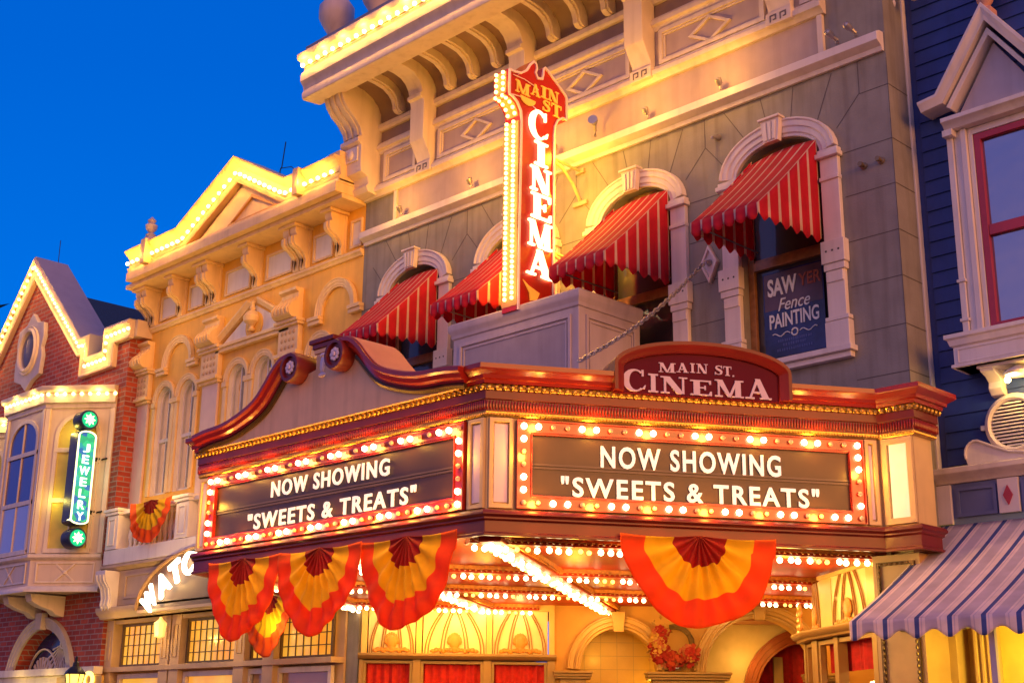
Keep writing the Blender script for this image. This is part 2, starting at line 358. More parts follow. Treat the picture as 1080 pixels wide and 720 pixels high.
def archtrim(mb, fr, uc, hw, v0, vs, rise, wd, w0, w1, steps=2, n=16):
    """moulded band outside an arch opening, wd wide"""
    prof = [(0, w0), (0, w0+(w1-w0)*.55)]
    for i in range(steps):
        a = wd*(i+1)/steps; h = w0+(w1-w0)*(.55+.45*(i+1)/steps)
        prof += [(a-wd/steps*.45, prof[-1][1]), (a-wd/steps*.35, h)]
    prof += [(wd, w1), (wd, w0)]
    mb.sweep(fr, archpath(uc, hw, v0, vs, rise, n), prof)

# ------------------------------------------------------------------ letters
def sans(text, name, mtl, parent, fr, u0, u1, v0, v1, w=.01, ext=.012, fat=.0, shear=0.0, label=None, **kw):
    cu = bpy.data.curves.new('t', 'FONT'); cu.body = text; cu.extrude = ext; cu.offset = fat; cu.resolution_u = 4; cu.shear = shear; cu.space_character = kw.get('space', 1.0)
    ob = bpy.data.objects.new('t', cu); COL.objects.link(ob); dg = bpy.context.evaluated_depsgraph_get(); dg.update()
    me = ob.evaluated_get(dg).to_mesh(); vs_ = [v.co.copy() for v in me.vertices]; fs = [tuple(p.vertices) for p in me.polygons]
    ob.evaluated_get(dg).to_mesh_clear(); bpy.data.objects.remove(ob)
    x0 = min(v.x for v in vs_); x1 = max(v.x for v in vs_); y0 = kw.get('y0', min(v.y for v in vs_)); y1 = kw.get('y1', max(v.y for v in vs_))
    mb = MB(); bend = kw.get('bend')
    P = []
    for v in vs_:
        a = (v.x-x0)/(x1-x0); b = (v.y-y0)/(y1-y0)
        if bend: P.append(bend(a, b, w+v.z+ext))
        else: P.append(fr.p(u0+(u1-u0)*a, v0+(v1-v0)*b, w+v.z+ext))
    mb.add(P, fs); return mb.build(name, mtl, parent, label=label, smooth=False, weld=True)
def _r(a, b, c, d): return [(a, b), (c, b), (c, d), (a, d)]
def _ring(cx, cy, rx, ry, ix, iy, irx, iry, a0, a1, n=18):
    o = arc(cx, cy, rx, a0, a1, n, ry); i = arc(ix, iy, irx, a0, a1, n, iry)
    return [[o[k], o[k+1], i[k+1], i[k]] for k in range(n)]
def _stroke(pts, ws):
    out_ = []; L = []; R = []
    for i, (x, y) in enumerate(pts):
        a = pts[max(0, i-1)]; b = pts[min(len(pts)-1, i+1)]; d = Vector((b[0]-a[0], b[1]-a[1])).normalized(); h = ws[i]/2
        L.append((x-d.y*h, y+d.x*h)); R.append((x+d.y*h, y-d.x*h))
    return [[L[i], R[i], R[i+1], L[i+1]] for i in range(len(pts)-1)]
SER = {
 'I': (.52, [_r(.14, 0, .38, 1), _r(0, 0, .52, .09), _r(0, .91, .52, 1)]),
 'N': (.98, [_r(.12, 0, .20, 1), [(.05, 1), (.34, 1), (.86, 0), (.60, 0)], _r(.78, .0, .86, 1), _r(0, 0, .32, .08), _r(.0, .92, .3, 1), _r(.66, .92, .98, 1)]),
 'E': (.80, [_r(.12, 0, .36, 1), _r(0, 0, .76, .09), _r(0, .91, .74, 1), _r(.3, .46, .56, .55), [(.66, 0), (.80, 0), (.80, .28), (.74, .28)], [(.66, 1), (.78, 1), (.78, .74), (.72, .74)], _r(.52, .36, .58, .65)]),
 'M': (1.20, [_r(.12, 0, .20, 1), [(.04, 1), (.32, 1), (.68, .0), (.54, 0)], [(.54, 0), (.66, 0), (.98, 1), (.88, 1)], _r(.84, 0, 1.08, 1), _r(0, 0, .32, .08), _r(.72, 0, 1.20, .08), _r(0, .92, .2, 1), _r(.95, .92, 1.20, 1)]),
 'A': (1.04, [[(.14, 0), (.22, 0), (.56, .98), (.44, 1)], [(.40, 1), (.60, 1), (.96, 0), (.68, 0)], _r(.26, .28, .78, .37), _r(0, 0, .36, .08), _r(.58, 0, 1.04, .08)]),
 'C': (.90, _ring(.46, .5, .46, .52, .52, .5, .26, .44, 48, 312) + [_r(.74, .70, .82, 1.0), [(.74, .12), (.86, .12), (.90, .30), (.86, .30)]]),
 'S': (.70, _stroke([(.60, .76), (.54, .90), (.38, .955), (.20, .90), (.15, .74), (.24, .60), (.44, .48), (.56, .34), (.53, .14), (.36, .045), (.16, .09), (.08, .26)], [.05, .08, .09, .12, .17, .21, .23, .21, .16, .09, .08, .05]) + [_r(.57, .70, .63, 1.0), _r(.04, .0, .10, .30)]),
 'T': (.82, [_r(.29, 0, .53, 1), _r(.0, .91, .82, 1), _r(.16, 0, .66, .08), [(.0, 1), (.07, 1), (.05, .70), (.0, .70)], [(.82, 1), (.75, 1), (.77, .70), (.82, .70)]]),
 '.': (.2, [_r(.02, 0, .18, .16)]), ' ': (.35, []), "'": (.2, [_r(.04, .7, .16, 1)]),
}
def serif(mb, ch, fr, u0, u1, v0, v1, w=.01, t=.02, rows=None):
    wd, ps = SER[ch]
    for k, poly in enumerate(ps):
        q = [(u0+(u1-u0)*x/wd, v0+(v1-v0)*y) for x, y in poly]
        mb.prism(fr, q, w, w+t+.0006*(k % 9))
def serifline(mb, text, fr, u0, u1, vf, w=.01, t=.02, gap=.12):
    """vf(a) -> (v0, v1) at fraction a along the line"""
    tot = sum(SER[c][0] for c in text)+gap*(len(text)-1); x = 0
    for c in text:
        wd = SER[c][0]; a0 = x/tot; a1 = (x+wd)/tot
        if c != ' ':
            v0, v1 = vf((a0+a1)/2); serif(mb, c, fr, u0+(u1-u0)*a0, u0+(u1-u0)*a1, v0, v1, w, t)
        x += wd+gap

# ------------------------------------------------------------------ bulbs, their light and added fill lamps
def bulb_mesh(r, n=8):
    mb = MB(); mb.ell(WORLD, (0, 0, 0), (r, r, r*1.05), n, 6); return mb
_bm = {}
def bulbs(parent, pts, r, mtl, cap=100, name='bulb'):
    """individual bulbs; past the cap the ones that show smallest are one mesh"""
    pts = sorted([Vector(p) for p in pts], key=lambda p: (p-CAMP).length)
    key = (round(r, 4), mtl.name)
    if key not in _bm:
        me = bpy.data.meshes.new('bulb'); mb = bulb_mesh(r); me.from_pydata(mb.v, [], mb.f); me.materials.append(mtl)
        me.polygons.foreach_set('use_smooth', [True]*len(me.polygons)); _bm[key] = me
    for p in pts[:cap]:
        o = bpy.data.objects.new(name, _bm[key]); COL.objects.link(o); o.parent = parent; o.location = p-wl(parent); WLOC[o.name] = p
    if len(pts) > cap:
        mb = MB()
        for p in pts[cap:]: mb.ell(F(p, (1, 0, 0), (0, 1, 0)), (0, 0, 0), (r, r, r), 6, 4)
        o = mb.build(name+'_row', mtl, parent, kind='stuff')
LCOL = (1.0, .44, .05)
LK = 3.0
def lamp(p, e, parent=None, col=None, r=.05):
    d = bpy.data.lights.new('bulb_or_fill_light', 'POINT'); d.energy = e*LK; d.color = col or LCOL; d.shadow_soft_size = r
    o = bpy.data.objects.new('bulb_or_fill_light', d); COL.objects.link(o)
    if parent is not None: o.parent = parent; o.location = Vector(p)-wl(parent)
    else: o.location = p
    return o
def along(path, step, closed=False, start=0.0):
    out_ = []; P = [Vector(p) for p in path]
    if closed: P.append(P[0])
    d = start
    for a, b in zip(P[:-1], P[1:]):
        L = (b-a).length
        while d <= L: out_.append(a+(b-a)*(d/L)); d += step
        d -= L
    return out_

# =================================================================== SETTING
mb = MB(); mb.box(WORLD, -160, 120, -120, 400, -.2, 0.0); mb.build('street', asph, kind='structure', smooth=False)
mb = MB(); mb.box(WORLD, -90, 60, 9.2, 40, .001, .13); mb.build('pavement', pave, kind='structure', smooth=False)
mb = MB(); mb.box(WORLD, -90, 60, 9.0, 9.197, .001, .134); mb.build('kerb', kerbm, kind='structure', bevel=.02)

# =================================================================== CINEMA BUILDING
WY = 15.0
fc = FACE(WY)
CB = thing('cinema_building', (-13.53, 17, 0), 'three storey grey theatre with bracketed cream cornice and four arched windows above the marquee', 'building')
WC = [-9.75, -12.36, -14.97, -17.58]
mb = MB(); wall_open(mb, fc, -19.14, -7.98, 3.8, 13.3, [(c, .70, 6.5, 9.30, .42) for c in WC], .28)
mb.box(fc, -19.14, -7.985, 3.8, 13.3, -5, -4.8); mb.box(fc, -19.14, -18.82, 0, 3.795, -1.2, 0)
mb.add([(-7.98, 15, 0), (-7.98, 19.8, 0), (-7.98, 19.8, 14), (-7.98, 15, 14)], [(0, 1, 2, 3)])
mb.add([(-19.14, 15, 0), (-19.14, 19.8, 0), (-19.14, 19.8, 14), (-19.14, 15, 14)], [(0, 1, 2, 3)])
mb.build('wall', greyw, CB, smooth=False)
mb = MB(); mb.box(WORLD, -19.1, -8.0, 15.9, 15.95, 5.8, 13.2); mb.build('room_back', darkin, CB, smooth=False)
# masonry joints: thin dark strips stand for the shaded V-grooves
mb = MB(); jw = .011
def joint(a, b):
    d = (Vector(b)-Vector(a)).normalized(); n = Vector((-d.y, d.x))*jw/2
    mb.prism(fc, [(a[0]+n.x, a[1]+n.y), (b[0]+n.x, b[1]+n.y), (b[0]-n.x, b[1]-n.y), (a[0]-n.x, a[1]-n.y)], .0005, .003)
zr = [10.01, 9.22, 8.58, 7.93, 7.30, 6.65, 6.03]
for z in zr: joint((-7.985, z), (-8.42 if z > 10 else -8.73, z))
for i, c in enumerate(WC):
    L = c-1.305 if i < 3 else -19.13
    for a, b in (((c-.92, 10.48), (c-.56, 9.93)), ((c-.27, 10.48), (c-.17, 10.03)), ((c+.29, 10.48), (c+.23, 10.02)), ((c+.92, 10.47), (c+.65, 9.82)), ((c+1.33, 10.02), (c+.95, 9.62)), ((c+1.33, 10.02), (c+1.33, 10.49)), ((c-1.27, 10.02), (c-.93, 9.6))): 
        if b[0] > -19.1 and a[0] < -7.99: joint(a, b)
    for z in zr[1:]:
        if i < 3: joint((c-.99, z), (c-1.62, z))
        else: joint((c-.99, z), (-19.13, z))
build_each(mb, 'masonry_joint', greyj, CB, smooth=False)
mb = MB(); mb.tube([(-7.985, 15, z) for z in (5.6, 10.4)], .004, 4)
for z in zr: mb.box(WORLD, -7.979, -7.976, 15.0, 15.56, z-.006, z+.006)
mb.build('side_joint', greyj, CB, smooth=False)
# windows
def cinema_window(c):
    mb = MB(); archtrim(mb, fc, c, .70, 9.32, 9.32, .41, .27, .002, .13, 3, 20)
    for s in (-1, 1):
        u = lambda a, b: (c+s*a, c+s*b) if s > 0 else (c-b, c-a)
        mb.box(fc, *u(.70, .98), 6.50, 9.19, .002, .085)
        mb.box(fc, *u(.66, 1.02), 9.19, 9.26, .002, .15); mb.box(fc, *u(.68, 1.0), 9.262, 9.32, .002, .115)
        mb.box(fc, *u(.69, .99), 8.86, 8.92, .002, .11)
        mb.box(fc, *u(.67, 1.03), 7.66, 7.98, .002, .14); mb.box(fc, *u(.69, 1.01), 7.56, 7.657, .002, .12); mb.box(fc, *u(.71, .97), 7.40, 7.557, .002, .105)
        mb.box(fc, *u(.67, 1.03), 6.86, 6.92, .002, .12); mb.box(fc, *u(.67, 1.03), 6.502, 6.85, .002, .135)
    o = mb.build('window', pinkwht, CB, bevel=.01)
    mb = MB(); mb.prism(fc, [(c-.12, 9.66), (c+.12, 9.66), (c+.16, 10.02), (c-.16, 10.02)], .1, .20)
    for k in (-1, 0, 1): mb.prism(fc, [(c+k*.065-.022, 9.68), (c+k*.065+.022, 9.68), (c+k*.082+.026, 9.96), (c+k*.082-.026, 9.96)], .2, .222)
    mb.box(fc, c-.18, c+.18, 10.0, 10.035, .08, .24); mb.build('keystone', pinkwht, o, bevel=.006)
    mb = MB(); mb.box(fc, c-1.06, c+1.06, 6.42, 6.498, -.1, .17); mb.box(fc, c-1.02, c+1.02, 6.34, 6.418, .002, .11); mb.build('sill', pinkwht, o, bevel=.01)
    mb = MB(); fr = fc.off(-.2)
    mb.sweep(fr, archpath(c, .70, 6.5, 9.3, .42, 12), [(0, -.05), (0, .06), (-.10, .06), (-.10, -.05)])
    mb.box(fr, c-.6, c+.6, 6.5, 6.60, -.04, .05); mb.box(fr, c-.6, c+.6, 7.93, 8.05, -.02, .075)
    mb.box(fr, c-.6, c+.6, 8.055, 8.10, -.02, .04); 
    mb.build('sash', wood, o, bevel=.006)
    mb = MB(); mb.add([fr.p(u, v, .0) for u, v in archpath(c, .61, 6.55, 9.25, .38, 10)], [tuple(range(13))]); mb.build('pane', darkglass, o, smooth=False)
    mb = MB()
    for s in (-1, 1):
        for k in (-1, 0, 1): mb.lathe(fc.p(c+s*.85+k*.095, 7.83, .139), [(.016, 0), (.016, .004)], 8, fc.W)
    build_each(mb, 'rosette_hole', greyj, o, smooth=False)  # flat dark discs, the shade of the holes put in by colour
    # curtains inside
    mb = MB()
    for s in (-1, 1):
        P = []; n = 14
        for i in range(n+1):
            u = c+s*(.60-.26*i/n); ww = -.30+.03*math.sin(i*2.1); P.append((u, ww))
        mb.add([fc.p(u, 6.5, w_) for u, w_ in P]+[fc.p(u, 9.3, w_) for u, w_ in P], [(i, i+1, n+2+i, n+1+i) for i in range(n)])
    mb.build('curtain', mat('brown_curtain', (.20, .05, .03), .9), o)
    return o
win0 = cinema_window(WC[0])
for c in WC[1:]: shift(win0, (c-WC[0], 0, 0))
# string course and frieze
mb = MB(); pr = [(0, 10.50), (.05, 10.50), (.07, 10.56), (.15, 10.60), (.18, 10.62), (.18, 10.74), (.10, 10.78), (0, 10.79)]
mb.sweep(WORLD, [(-8.0, 15), (-19.1, 15)], [(n+.002, z) for n, z in pr])
mb.build('string_course', pinkwht, CB, bevel=.006)
mb = MB(); mb.box(fc, -18.15, -8.98, 10.795, 11.40, .002, .03); mb.build('frieze', frieze_, CB, smooth=False)
mb = MB(); mb.box(fc, -18.24, -18.153, 10.795, 11.40, .002, .07); mb.box(fc, -8.977, -8.89, 10.795, 11.40, .002, .07)
mb.sweep(WORLD, [(-8.85, 15), (-19.12, 15)], [(.002, 11.40), (.08, 11.40), (.12, 11.46), (.17, 11.48), (.17, 11.56), (.12, 11.58), (.12, 11.63), (.002, 11.63)])
mb.sweep(WORLD, [(-7.99, 15), (-19.12, 15)], [(.002, 12.28), (.06, 12.28), (.09, 12.34), (.14, 12.36), (.14, 12.44), (.10, 12.46), (.10, 12.5), (.002, 12.5)])
mb.sweep(WORLD, [(-7.99, 15), (-19.12, 15)], [(.002, 12.76), (.09, 12.76), (.13, 12.80), (.13, 12.88), (.09, 12.92), (.002, 12.92)])
mb.build('moulding', cream, CB, bevel=.006)
mb = MB(); mb.box(fc, -19.1, -8.85, 11.635, 12.278, .002, .04); mb.build('panel_field', frieze_, CB, smooth=False)
mb = MB(); mb.box(fc, -19.1, -7.99, 12.502, 12.758, .002, .03); mb.box(fc, -19.1, -7.99, 12.922, 13.54, .002, .03); mb.build('brown_band', brownw, CB, smooth=False)
BRX = [-17.3, -14.7, -12.1, -9.52]
mb = MB()
for a, b in ((-18.55, -17.62), (-17.0, -15.0), (-14.4, -12.4), (-11.8, -9.82), (-9.22, -8.9)):
    frame(mb, fc, a, b, 11.66, 12.26, .07, .04, .10)
    frame(mb, fc, a+.075, b-.075, 11.735, 12.185, .03, .04, .07)
for c in (-16.0, -13.4, -10.83):
    q = [(c-.40, 11.93), (c, 12.16), (c+.40, 11.93), (c, 11.70)]
    mb.sweep(fc, q, [(0, .04), (0, .085), (-.045, .085), (-.045, .04)], closed=True)
mb.build('panel_frame', cream, CB, bevel=.004)
# cove with curved modillions
mb = MB(); mb.prism(OUTL(-7.99, 15), [(.031, 12.93), (.05, 12.93), (.07, 13.12), (.15, 13.28), (.3, 13.41), (.5, 13.49), (.8, 13.53), (.8, 13.57), (.031, 13.57)], 0, 11.12); mb.build('cove', brownw, CB)
for a, b in ((-18.68, -17.5), (-17.3, -14.7), (-14.7, -12.1), (-12.1, -9.52)):
    for x in ([(a+b)/2+.02] if b-a < 2 else [(a+b)/2-.62, (a+b)/2, (a+b)/2+.62]):
        mb = MB(); P = [(.05, 12.95), (.12, 12.92), (.20, 12.93), (.25, 12.98), (.26, 13.06), (.30, 13.17), (.38, 13.26), (.52, 13.33), (.72, 13.36), (.92, 13.37), (.92, 13.52), (.45, 13.50), (.28, 13.42), (.14, 13.29), (.06, 13.12)]
        mb.prism(OUTL(x+.085, 15), P, 0, .17)
        mb.prism(OUTL(x+.045, 15), [(.10, 12.90), (.21, 12.90), (.28, 12.95), (.29, 13.05), (.33, 13.14), (.41, 13.22), (.54, 13.29), (.74, 13.32), (.92, 13.33), (.92, 13.45), (.45, 13.44), (.2, 13.2)], 0, .09)
        mb.build('modillion', cream, CB, bevel=.008)
def scroll_bracket(x, hw):
    mb = MB(); P = [(.04, 11.63), (.16, 11.63), (.17, 11.74), (.33, 12.02), (.36, 12.06), (.36, 12.78), (.38, 12.84), (.45, 12.86), (.45, 12.93), (.40, 12.96), (.43, 13.06), (.50, 13.17), (.62, 13.26), (.80, 13.30), (1.02, 13.31), (1.08, 13.34), (1.08, 13.52), (.04, 13.52)]
    mb.prism(OUTL(x+hw, 15), P, 0, 2*hw)
    mb.box(OUTL(x+hw+.025, 15), .1, .20, 11.46, 11.66, 0, 2*hw+.05)
    o = mb.build('bracket', cream, CB, bevel=.012)
    mb = MB()
    for s in (-1, 1):
        u = x+s*.085
        mb.box(fc, u-.055, u+.055, 11.59, 11.612, .202, .207); mb.box(fc, u-.055, u-.035, 11.50, 11.588, .202, .207); mb.box(fc, u+.035, u+.055, 11.52, 11.588, .202, .207); mb.box(fc, u+.0, u+.033, 11.52, 11.54, .202, .207)
    build_each(mb, 'greek_key', mat('greek_key_grey', (.13, .11, .12), .6), o, smooth=False)
    return o
b0 = scroll_bracket(BRX[0], .19)
for x in BRX[1:]: shift(b0, (x-BRX[0], 0, 0))
mb = MB(); P = [(.0, 11.42), (.30, 11.46), (.36, 11.56), (.30, 11.62), (.34, 11.76), (.50, 11.82), (.52, 12.0), (.52, 12.36), (.60, 12.42), (.60, 12.50), (.52, 12.56), (.56, 12.70), (.70, 12.86), (.86, 12.98), (.98, 13.12), (1.04, 13.28), (1.04, 13.52), (0, 13.52)]
mb.prism(OUTL(-18.72, 15), P, 0, .56)
for k in range(3): mb.prism(OUTL(-18.80-k*.17, 15), [(p[0]+.03, p[1]) for p in P[10:17]]+[(.5, 13.4), (.5, 12.6)], 0, .10)
mb.build('corner_bracket', cream, CB, bevel=.012)
mb = MB(); frame(mb, OUTL(0, 0), 0, 0, 0, 0, .01, 0, .01) if 0 else None
mb.box(fc, -19.2, -18.8, 12.05, 12.34, .52, .55); mb.ell(fc, (-19.0, 12.19, .56), (.10, .10, .04)); mb.build('rosette', pinkwht, CB, bevel=.01)
# the big cornice
mb = MB(); pr = [(0, 13.55), (.93, 13.55), (.97, 13.28), (1.36, 13.24), (1.40, 13.26), (1.42, 13.36), (1.38, 13.44), (1.40, 13.52), (1.47, 13.60), (1.47, 13.74), (1.44, 13.80), (1.40, 13.84), (1.40, 13.98), (1.56, 14.02), (1.58, 14.06), (1.58, 14.14), (1.50, 14.18), (0, 14.3)]
mb.sweep(WORLD, [(-7.4, 15), (-19.50, 15)], pr); mb.build('cornice', cream, CB, bevel=.01)
mb = MB(); mb.box(WORLD, -19.4, -7.4, 13.55, 19.8, 14.19, 14.32); mb.build('roof', mat('roof_lead', (.22, .2, .25), .6), CB, smooth=False)
LS = thing('light_string', (-19.4, 13.6, 13.9), 'row of bright bulbs along the cornice of the grey theatre', 'light string')
mb = MB(); mb.tube([(-7.6, 13.56, 13.90), (-19.48, 13.56, 13.90)], .012, 6); mb.build('cable', gold, LS)
bulbs(LS, [(-19.44+i*.235, 13.53, 13.93) for i in range(44)], .046, bulbs_)
for i in range(16): lamp((-19.3+i*.6, 13.40, 13.95), 5.5, LS, r=.08)
for i, (x, r) in enumerate(((-19.55, .36), (-18.25, .34))):
    mb = MB(); mb.lathe((x, 14.35, 14.3), [(.16, 0), (.2, .05), (.12, .12), (.13, .5), (.2, .55), (.14, .62), (.26, .82), (r, 1.02), (r*1.0, 1.25), (.24, 1.42), (.1, 1.52), (.05, 1.6), (.03, 1.95), (.0, 2.0)], 14)
    mb.build('roof_finial', lilac, label=['grey ball finial standing over the big corner bracket of the theatre roof', 'grey ball finial on the theatre roof, next along from the corner one'][i], cat='finial', group='ball finials on the theatre roof')
# wall fittings
for i, (x, z) in enumerate(((-8.42, 8.94), (-8.16, 8.94))):
    mb = MB(); mb.lathe((x, 15, z), [(.05, 0), (.05, .02), (.025, .03), (.025, .08), (.04, .09), (.035, .12)], 10, (0, -1, 0)); mb.build('wall_knob', mat('tarnished_brass', (.25, .17, .09), .4, metal=.6), CB)
for x in (-8.62, -8.33):
    mb = MB(); mb.tube([(x, 14.85, 10.79), (x, 14.85, 10.84), (x-.02, 14.78, 10.88)], .03, 8); mb.lathe((x-.02, 14.78, 10.88), [(.035, 0), (.05, .05), (.05, .12), (.03, .14)], 10, (-.2, -.9, .3)); mb.build('spot_fitting', steel, CB)
for x in (-17.9, -16.0, -13.95, -12.0, -10.6):  # some of these spots are added to warm the frieze and cornice
    mb = MB(); mb.tube([(x, 14.85, 10.79), (x, 14.83, 10.85)], .025, 8); mb.lathe((x, 14.83, 10.85), [(.04, 0), (.055, .04), (.055, .10), (.035, .12)], 10, (0, -.5, .8)); o = mb.build('spot_fitting', steel, CB)
    lamp((x, 14.32, 11.0), 12, o, r=.12, col=(1, .46, .06))
mb = MB(); mb.lathe((-10.78, 15, 10.12), [(.05, 0), (.05, .05), (.02, .1), (.02, .18)], 8, (0, -1, -.3)); mb.build('hook', steel, CB)

# -- red awnings
def grid(mb, nu, nv, fn):
    if mb.uv is None: mb.uv = []
    b = len(mb.v)
    for j in range(nv+1):
        for i in range(nu+1):
            p, uv = fn(i/nu, j/nv); mb.v.append(Vector(p)); mb.uv.append(uv)
    for j in range(nv):
        for i in range(nu): a = b+j*(nu+1)+i; mb.f.append((a, a+1, a+nu+2, a+nu+1))
def solid(o, t):
    m = o.modifiers.new('s', 'SOLIDIFY'); m.thickness = t; m.offset = 0
def red_awning(c, label, y0=13.45, z0=8.15, zt=9.52, hw=.70, lf=0):
    t = thing('window_awning', (c, 15, 8.1), label, 'awning', 'red striped awnings over the theatre windows')
    x0, x1 = c-.42, c+.66; yb = 14.93; NS = 6
    zt_ = lambda a: zt+.05*math.sin(PI*a)-.05*(1-a)
    sag = lambda b: -.035*math.sin(PI*b)
    mb = MB()
    grid(mb, 28, 10, lambda a, b: ((x0+(x1-x0)*a, yb+(y0-yb)*b, zt_(a)*(1-b)+z0*b+sag(b)+.010*math.sin(a*NS*2*PI)*b), (a*NS+.5, b)))
    o = mb.build('canopy', redstripe, t); solid(o, .008)
    for s, x in ((0, x0), (1, x1)):
        mb = MB(); W = yb-y0; n = 24
        def side(a, b):
            y = y0+W*a; top = z0*(1-a)+zt*a+sag(a); sc = abs(math.sin(PI*a*NS)); bot = z0-.13-.09*sc+a*.05
            return (x+.012*math.sin(a*NS*2*PI)*(b), y, top+(bot-top)*b), (a*NS+.5, b)
        grid(mb, 56, 5, side); o = mb.build('side_panel', redstripe, t); solid(o, .006)
    mb = MB()
    grid(mb, 70, 3, lambda a, b: ((x0+(x1-x0)*a, y0-.004-.02*math.sin(a*NS*2*PI)*b, z0+.004-b*(.13+.09*abs(math.sin(PI*a*NS)))), (a*NS+.5, b)))
    o = mb.build('valance', redstripe, t); solid(o, .006)
    mb = MB(); mb.tube([(x0+.02, 14.97, z0-.02), (x0+.02, y0+.02, z0-.02), (x1-.02, y0+.02, z0-.02), (x1-.02, 14.97, z0-.02)], .012, 6); mb.build('frame', steel, t)
    return t
red_awning(WC[0], 'red striped awning over the painting sign window, nearest the blue house')
red_awning(WC[1], 'red striped awning between the blade sign and the painting sign window')
red_awning(WC[2], 'red striped awning half hidden behind the glowing blade sign')
red_awning(WC[3], 'red striped awning over the window above the scroll pediment, nearest the yellow building', y0=13.6, z0=8.2)

# -- lettered window sign
WS = thing('window_sign', (-9.75, 15.17, 6.6), 'dark blue painted sign with white lettering leaning inside a theatre window', 'sign')
fw = FACE(15.17)
mb = MB(); mb.box(fw, -10.22, -9.24, 6.61, 7.86, 0, .012); mb.build('sign_panel', mat('sign_night_blue', (.018, .03, .13), .25, var=.5, scale=3), WS)
mb = MB(); mb.box(fw, -10.20, -9.26, 7.30, 7.84, .0122, .014); mb.build('painted_reflection', mat('dusky_brown_band', (.10, .055, .075), .3, var=.3), WS)  # brown band painting a reflection onto the sign panel
whs = mat('sign_white_letter', (.85, .88, .85), .5, var=.03)
sans('SAW', 'lettering', whs, WS, fw, -10.14, -9.66, 7.50, 7.76, w=.015, ext=.004, fat=.03)
sans('YER', 'lettering', mat('rust_red_letter', (.33, .08, .04), .5), WS, fw, -9.63, -9.27, 7.56, 7.74, w=.015, ext=.004, fat=.02)
sans('Fence', 'lettering', whs, WS, fw, -9.98, -9.46, 7.27, 7.45, w=.015, ext=.004, shear=.35)
sans('PAINTING', 'lettering', whs, WS, fw, -10.13, -9.33, 7.03, 7.24, w=.015, ext=.004, fat=.015)
mb = MB()
for s in (-1, 1):
    P = [(-9.73+s*(.08+.035*k), 6.93+.025*math.sin(k*1.1), ) for k in range(9)]
    mb.tube([fw.p(a, b, .018) for a, b in P], .008, 5)
mb.tube([fw.p(-9.73+.05*math.cos(t*PI/6), 6.93+.05*math.sin(t*PI/6), .018) for t in range(12)], .012, 5, closed=True); mb.build('flourish', whs, WS)
mb = MB()
for k, (wd, z) in enumerate(((.28, 6.84), (.2, 6.78), (.3, 6.71))):
    x = -9.73-wd
    while x < -9.73+wd-.03: mb.box(fw, x, x+.022, z-.018, z+.018, .0125, .015); x += random.uniform(.03, .045)
build_each(mb, 'faint_small_print', mat('faint_blue_print', (.07, .10, .28), .5), WS)

# -- chain and its diamond plate
CP = thing('chain_anchor_plate', (-10.96, 15, 7.9), 'white diamond shaped wall plate holding the marquee chain', 'wall plate')
mb = MB(); q = [(-11.13, 8.17), (-10.98, 8.45), (-10.83, 8.17), (-10.98, 7.86)]
mb.prism(fc, q, .002, .05); mb.sweep(fc, q, [(0, .002), (0, .09), (-.035, .09), (-.035, .002)], closed=True); mb.build('plate', pinkwht, CP, bevel=.006)
mb = MB(); mb.lathe((-10.98, 14.95, 8.18), [(.05, 0), (.05, .02), (.03, .05), (.03, .1)], 10, (0, -1, 0)); mb.build('eye_bolt', steel, CP)
ca, cb_ = Vector((-10.98, 14.86, 8.18)), Vector((-10.92, 12.05, 6.10))
mb = MB(); L = (cb_-ca).length; nl = int(L/.075)
for i in range(nl):
    t = (i+.5)/nl; c = ca.lerp(cb_, t)-Vector((0, 0, .14*math.sin(PI*t))); d = (cb_-ca).normalized(); a = d.orthogonal().normalized(); b = d.cross(a)
    if i % 2: a, b = b, a
    mb.tube([c+d*.055*math.cos(k*PI/5)+a*.028*math.sin(k*PI/5) for k in range(10)], .011, 5, closed=True)
mb.build('support_chain', steel, label='galvanised chain running from the wall plate down to the marquee roof', cat='chain')

# =================================================================== BLADE SIGN AND PEDESTAL
PD = thing('sign_pedestal', (-13.54, 14.2, 5.6), 'lilac grey panelled box standing on the marquee roof below the blade sign', 'pedestal')
mb = MB(); mb.box(WORLD, -14.86, -12.22, 13.48, 14.84, 5.6, 7.56)
pp = [(-12.22, 14.84), (-12.22, 13.48), (-14.86, 13.48), (-14.86, 14.84)]
mb.sweep(WORLD, pp, [(.0, 7.46), (.02, 7.46), (.03, 7.50), (.03, 7.53), (.06, 7.57), (.07, 7.61), (.07, 7.68), (.04, 7.71), (-.3, 7.72), (-.3, 7.46)])
mb.box(WORLD, -14.8, -12.3, 13.6, 14.8, 7.60, 7.70)
mb.build('box', lilac, PD, bevel=.01)
mb = MB(); f1 = FACE(13.48); f2 = SIDE(-12.22)
frame(mb, f1, -14.70, -12.36, 5.75, 7.36, .05, .001, .03); frame(mb, f1, -14.62, -12.44, 5.83, 7.28, .03, .001, .018)
frame(mb, f2, 13.62, 14.72, 5.75, 7.36, .05, .001, .03); frame(mb, f2, 13.70, 14.66, 5.83, 7.28, .03, .001, .018)
mb.build('panel_moulding', lilac, PD, bevel=.004)
mb = MB(); mb.box(f1, -14.588, -12.472, 5.862, 7.248, .001, .005); mb.build('inset_panel', lilacin, PD, smooth=False)

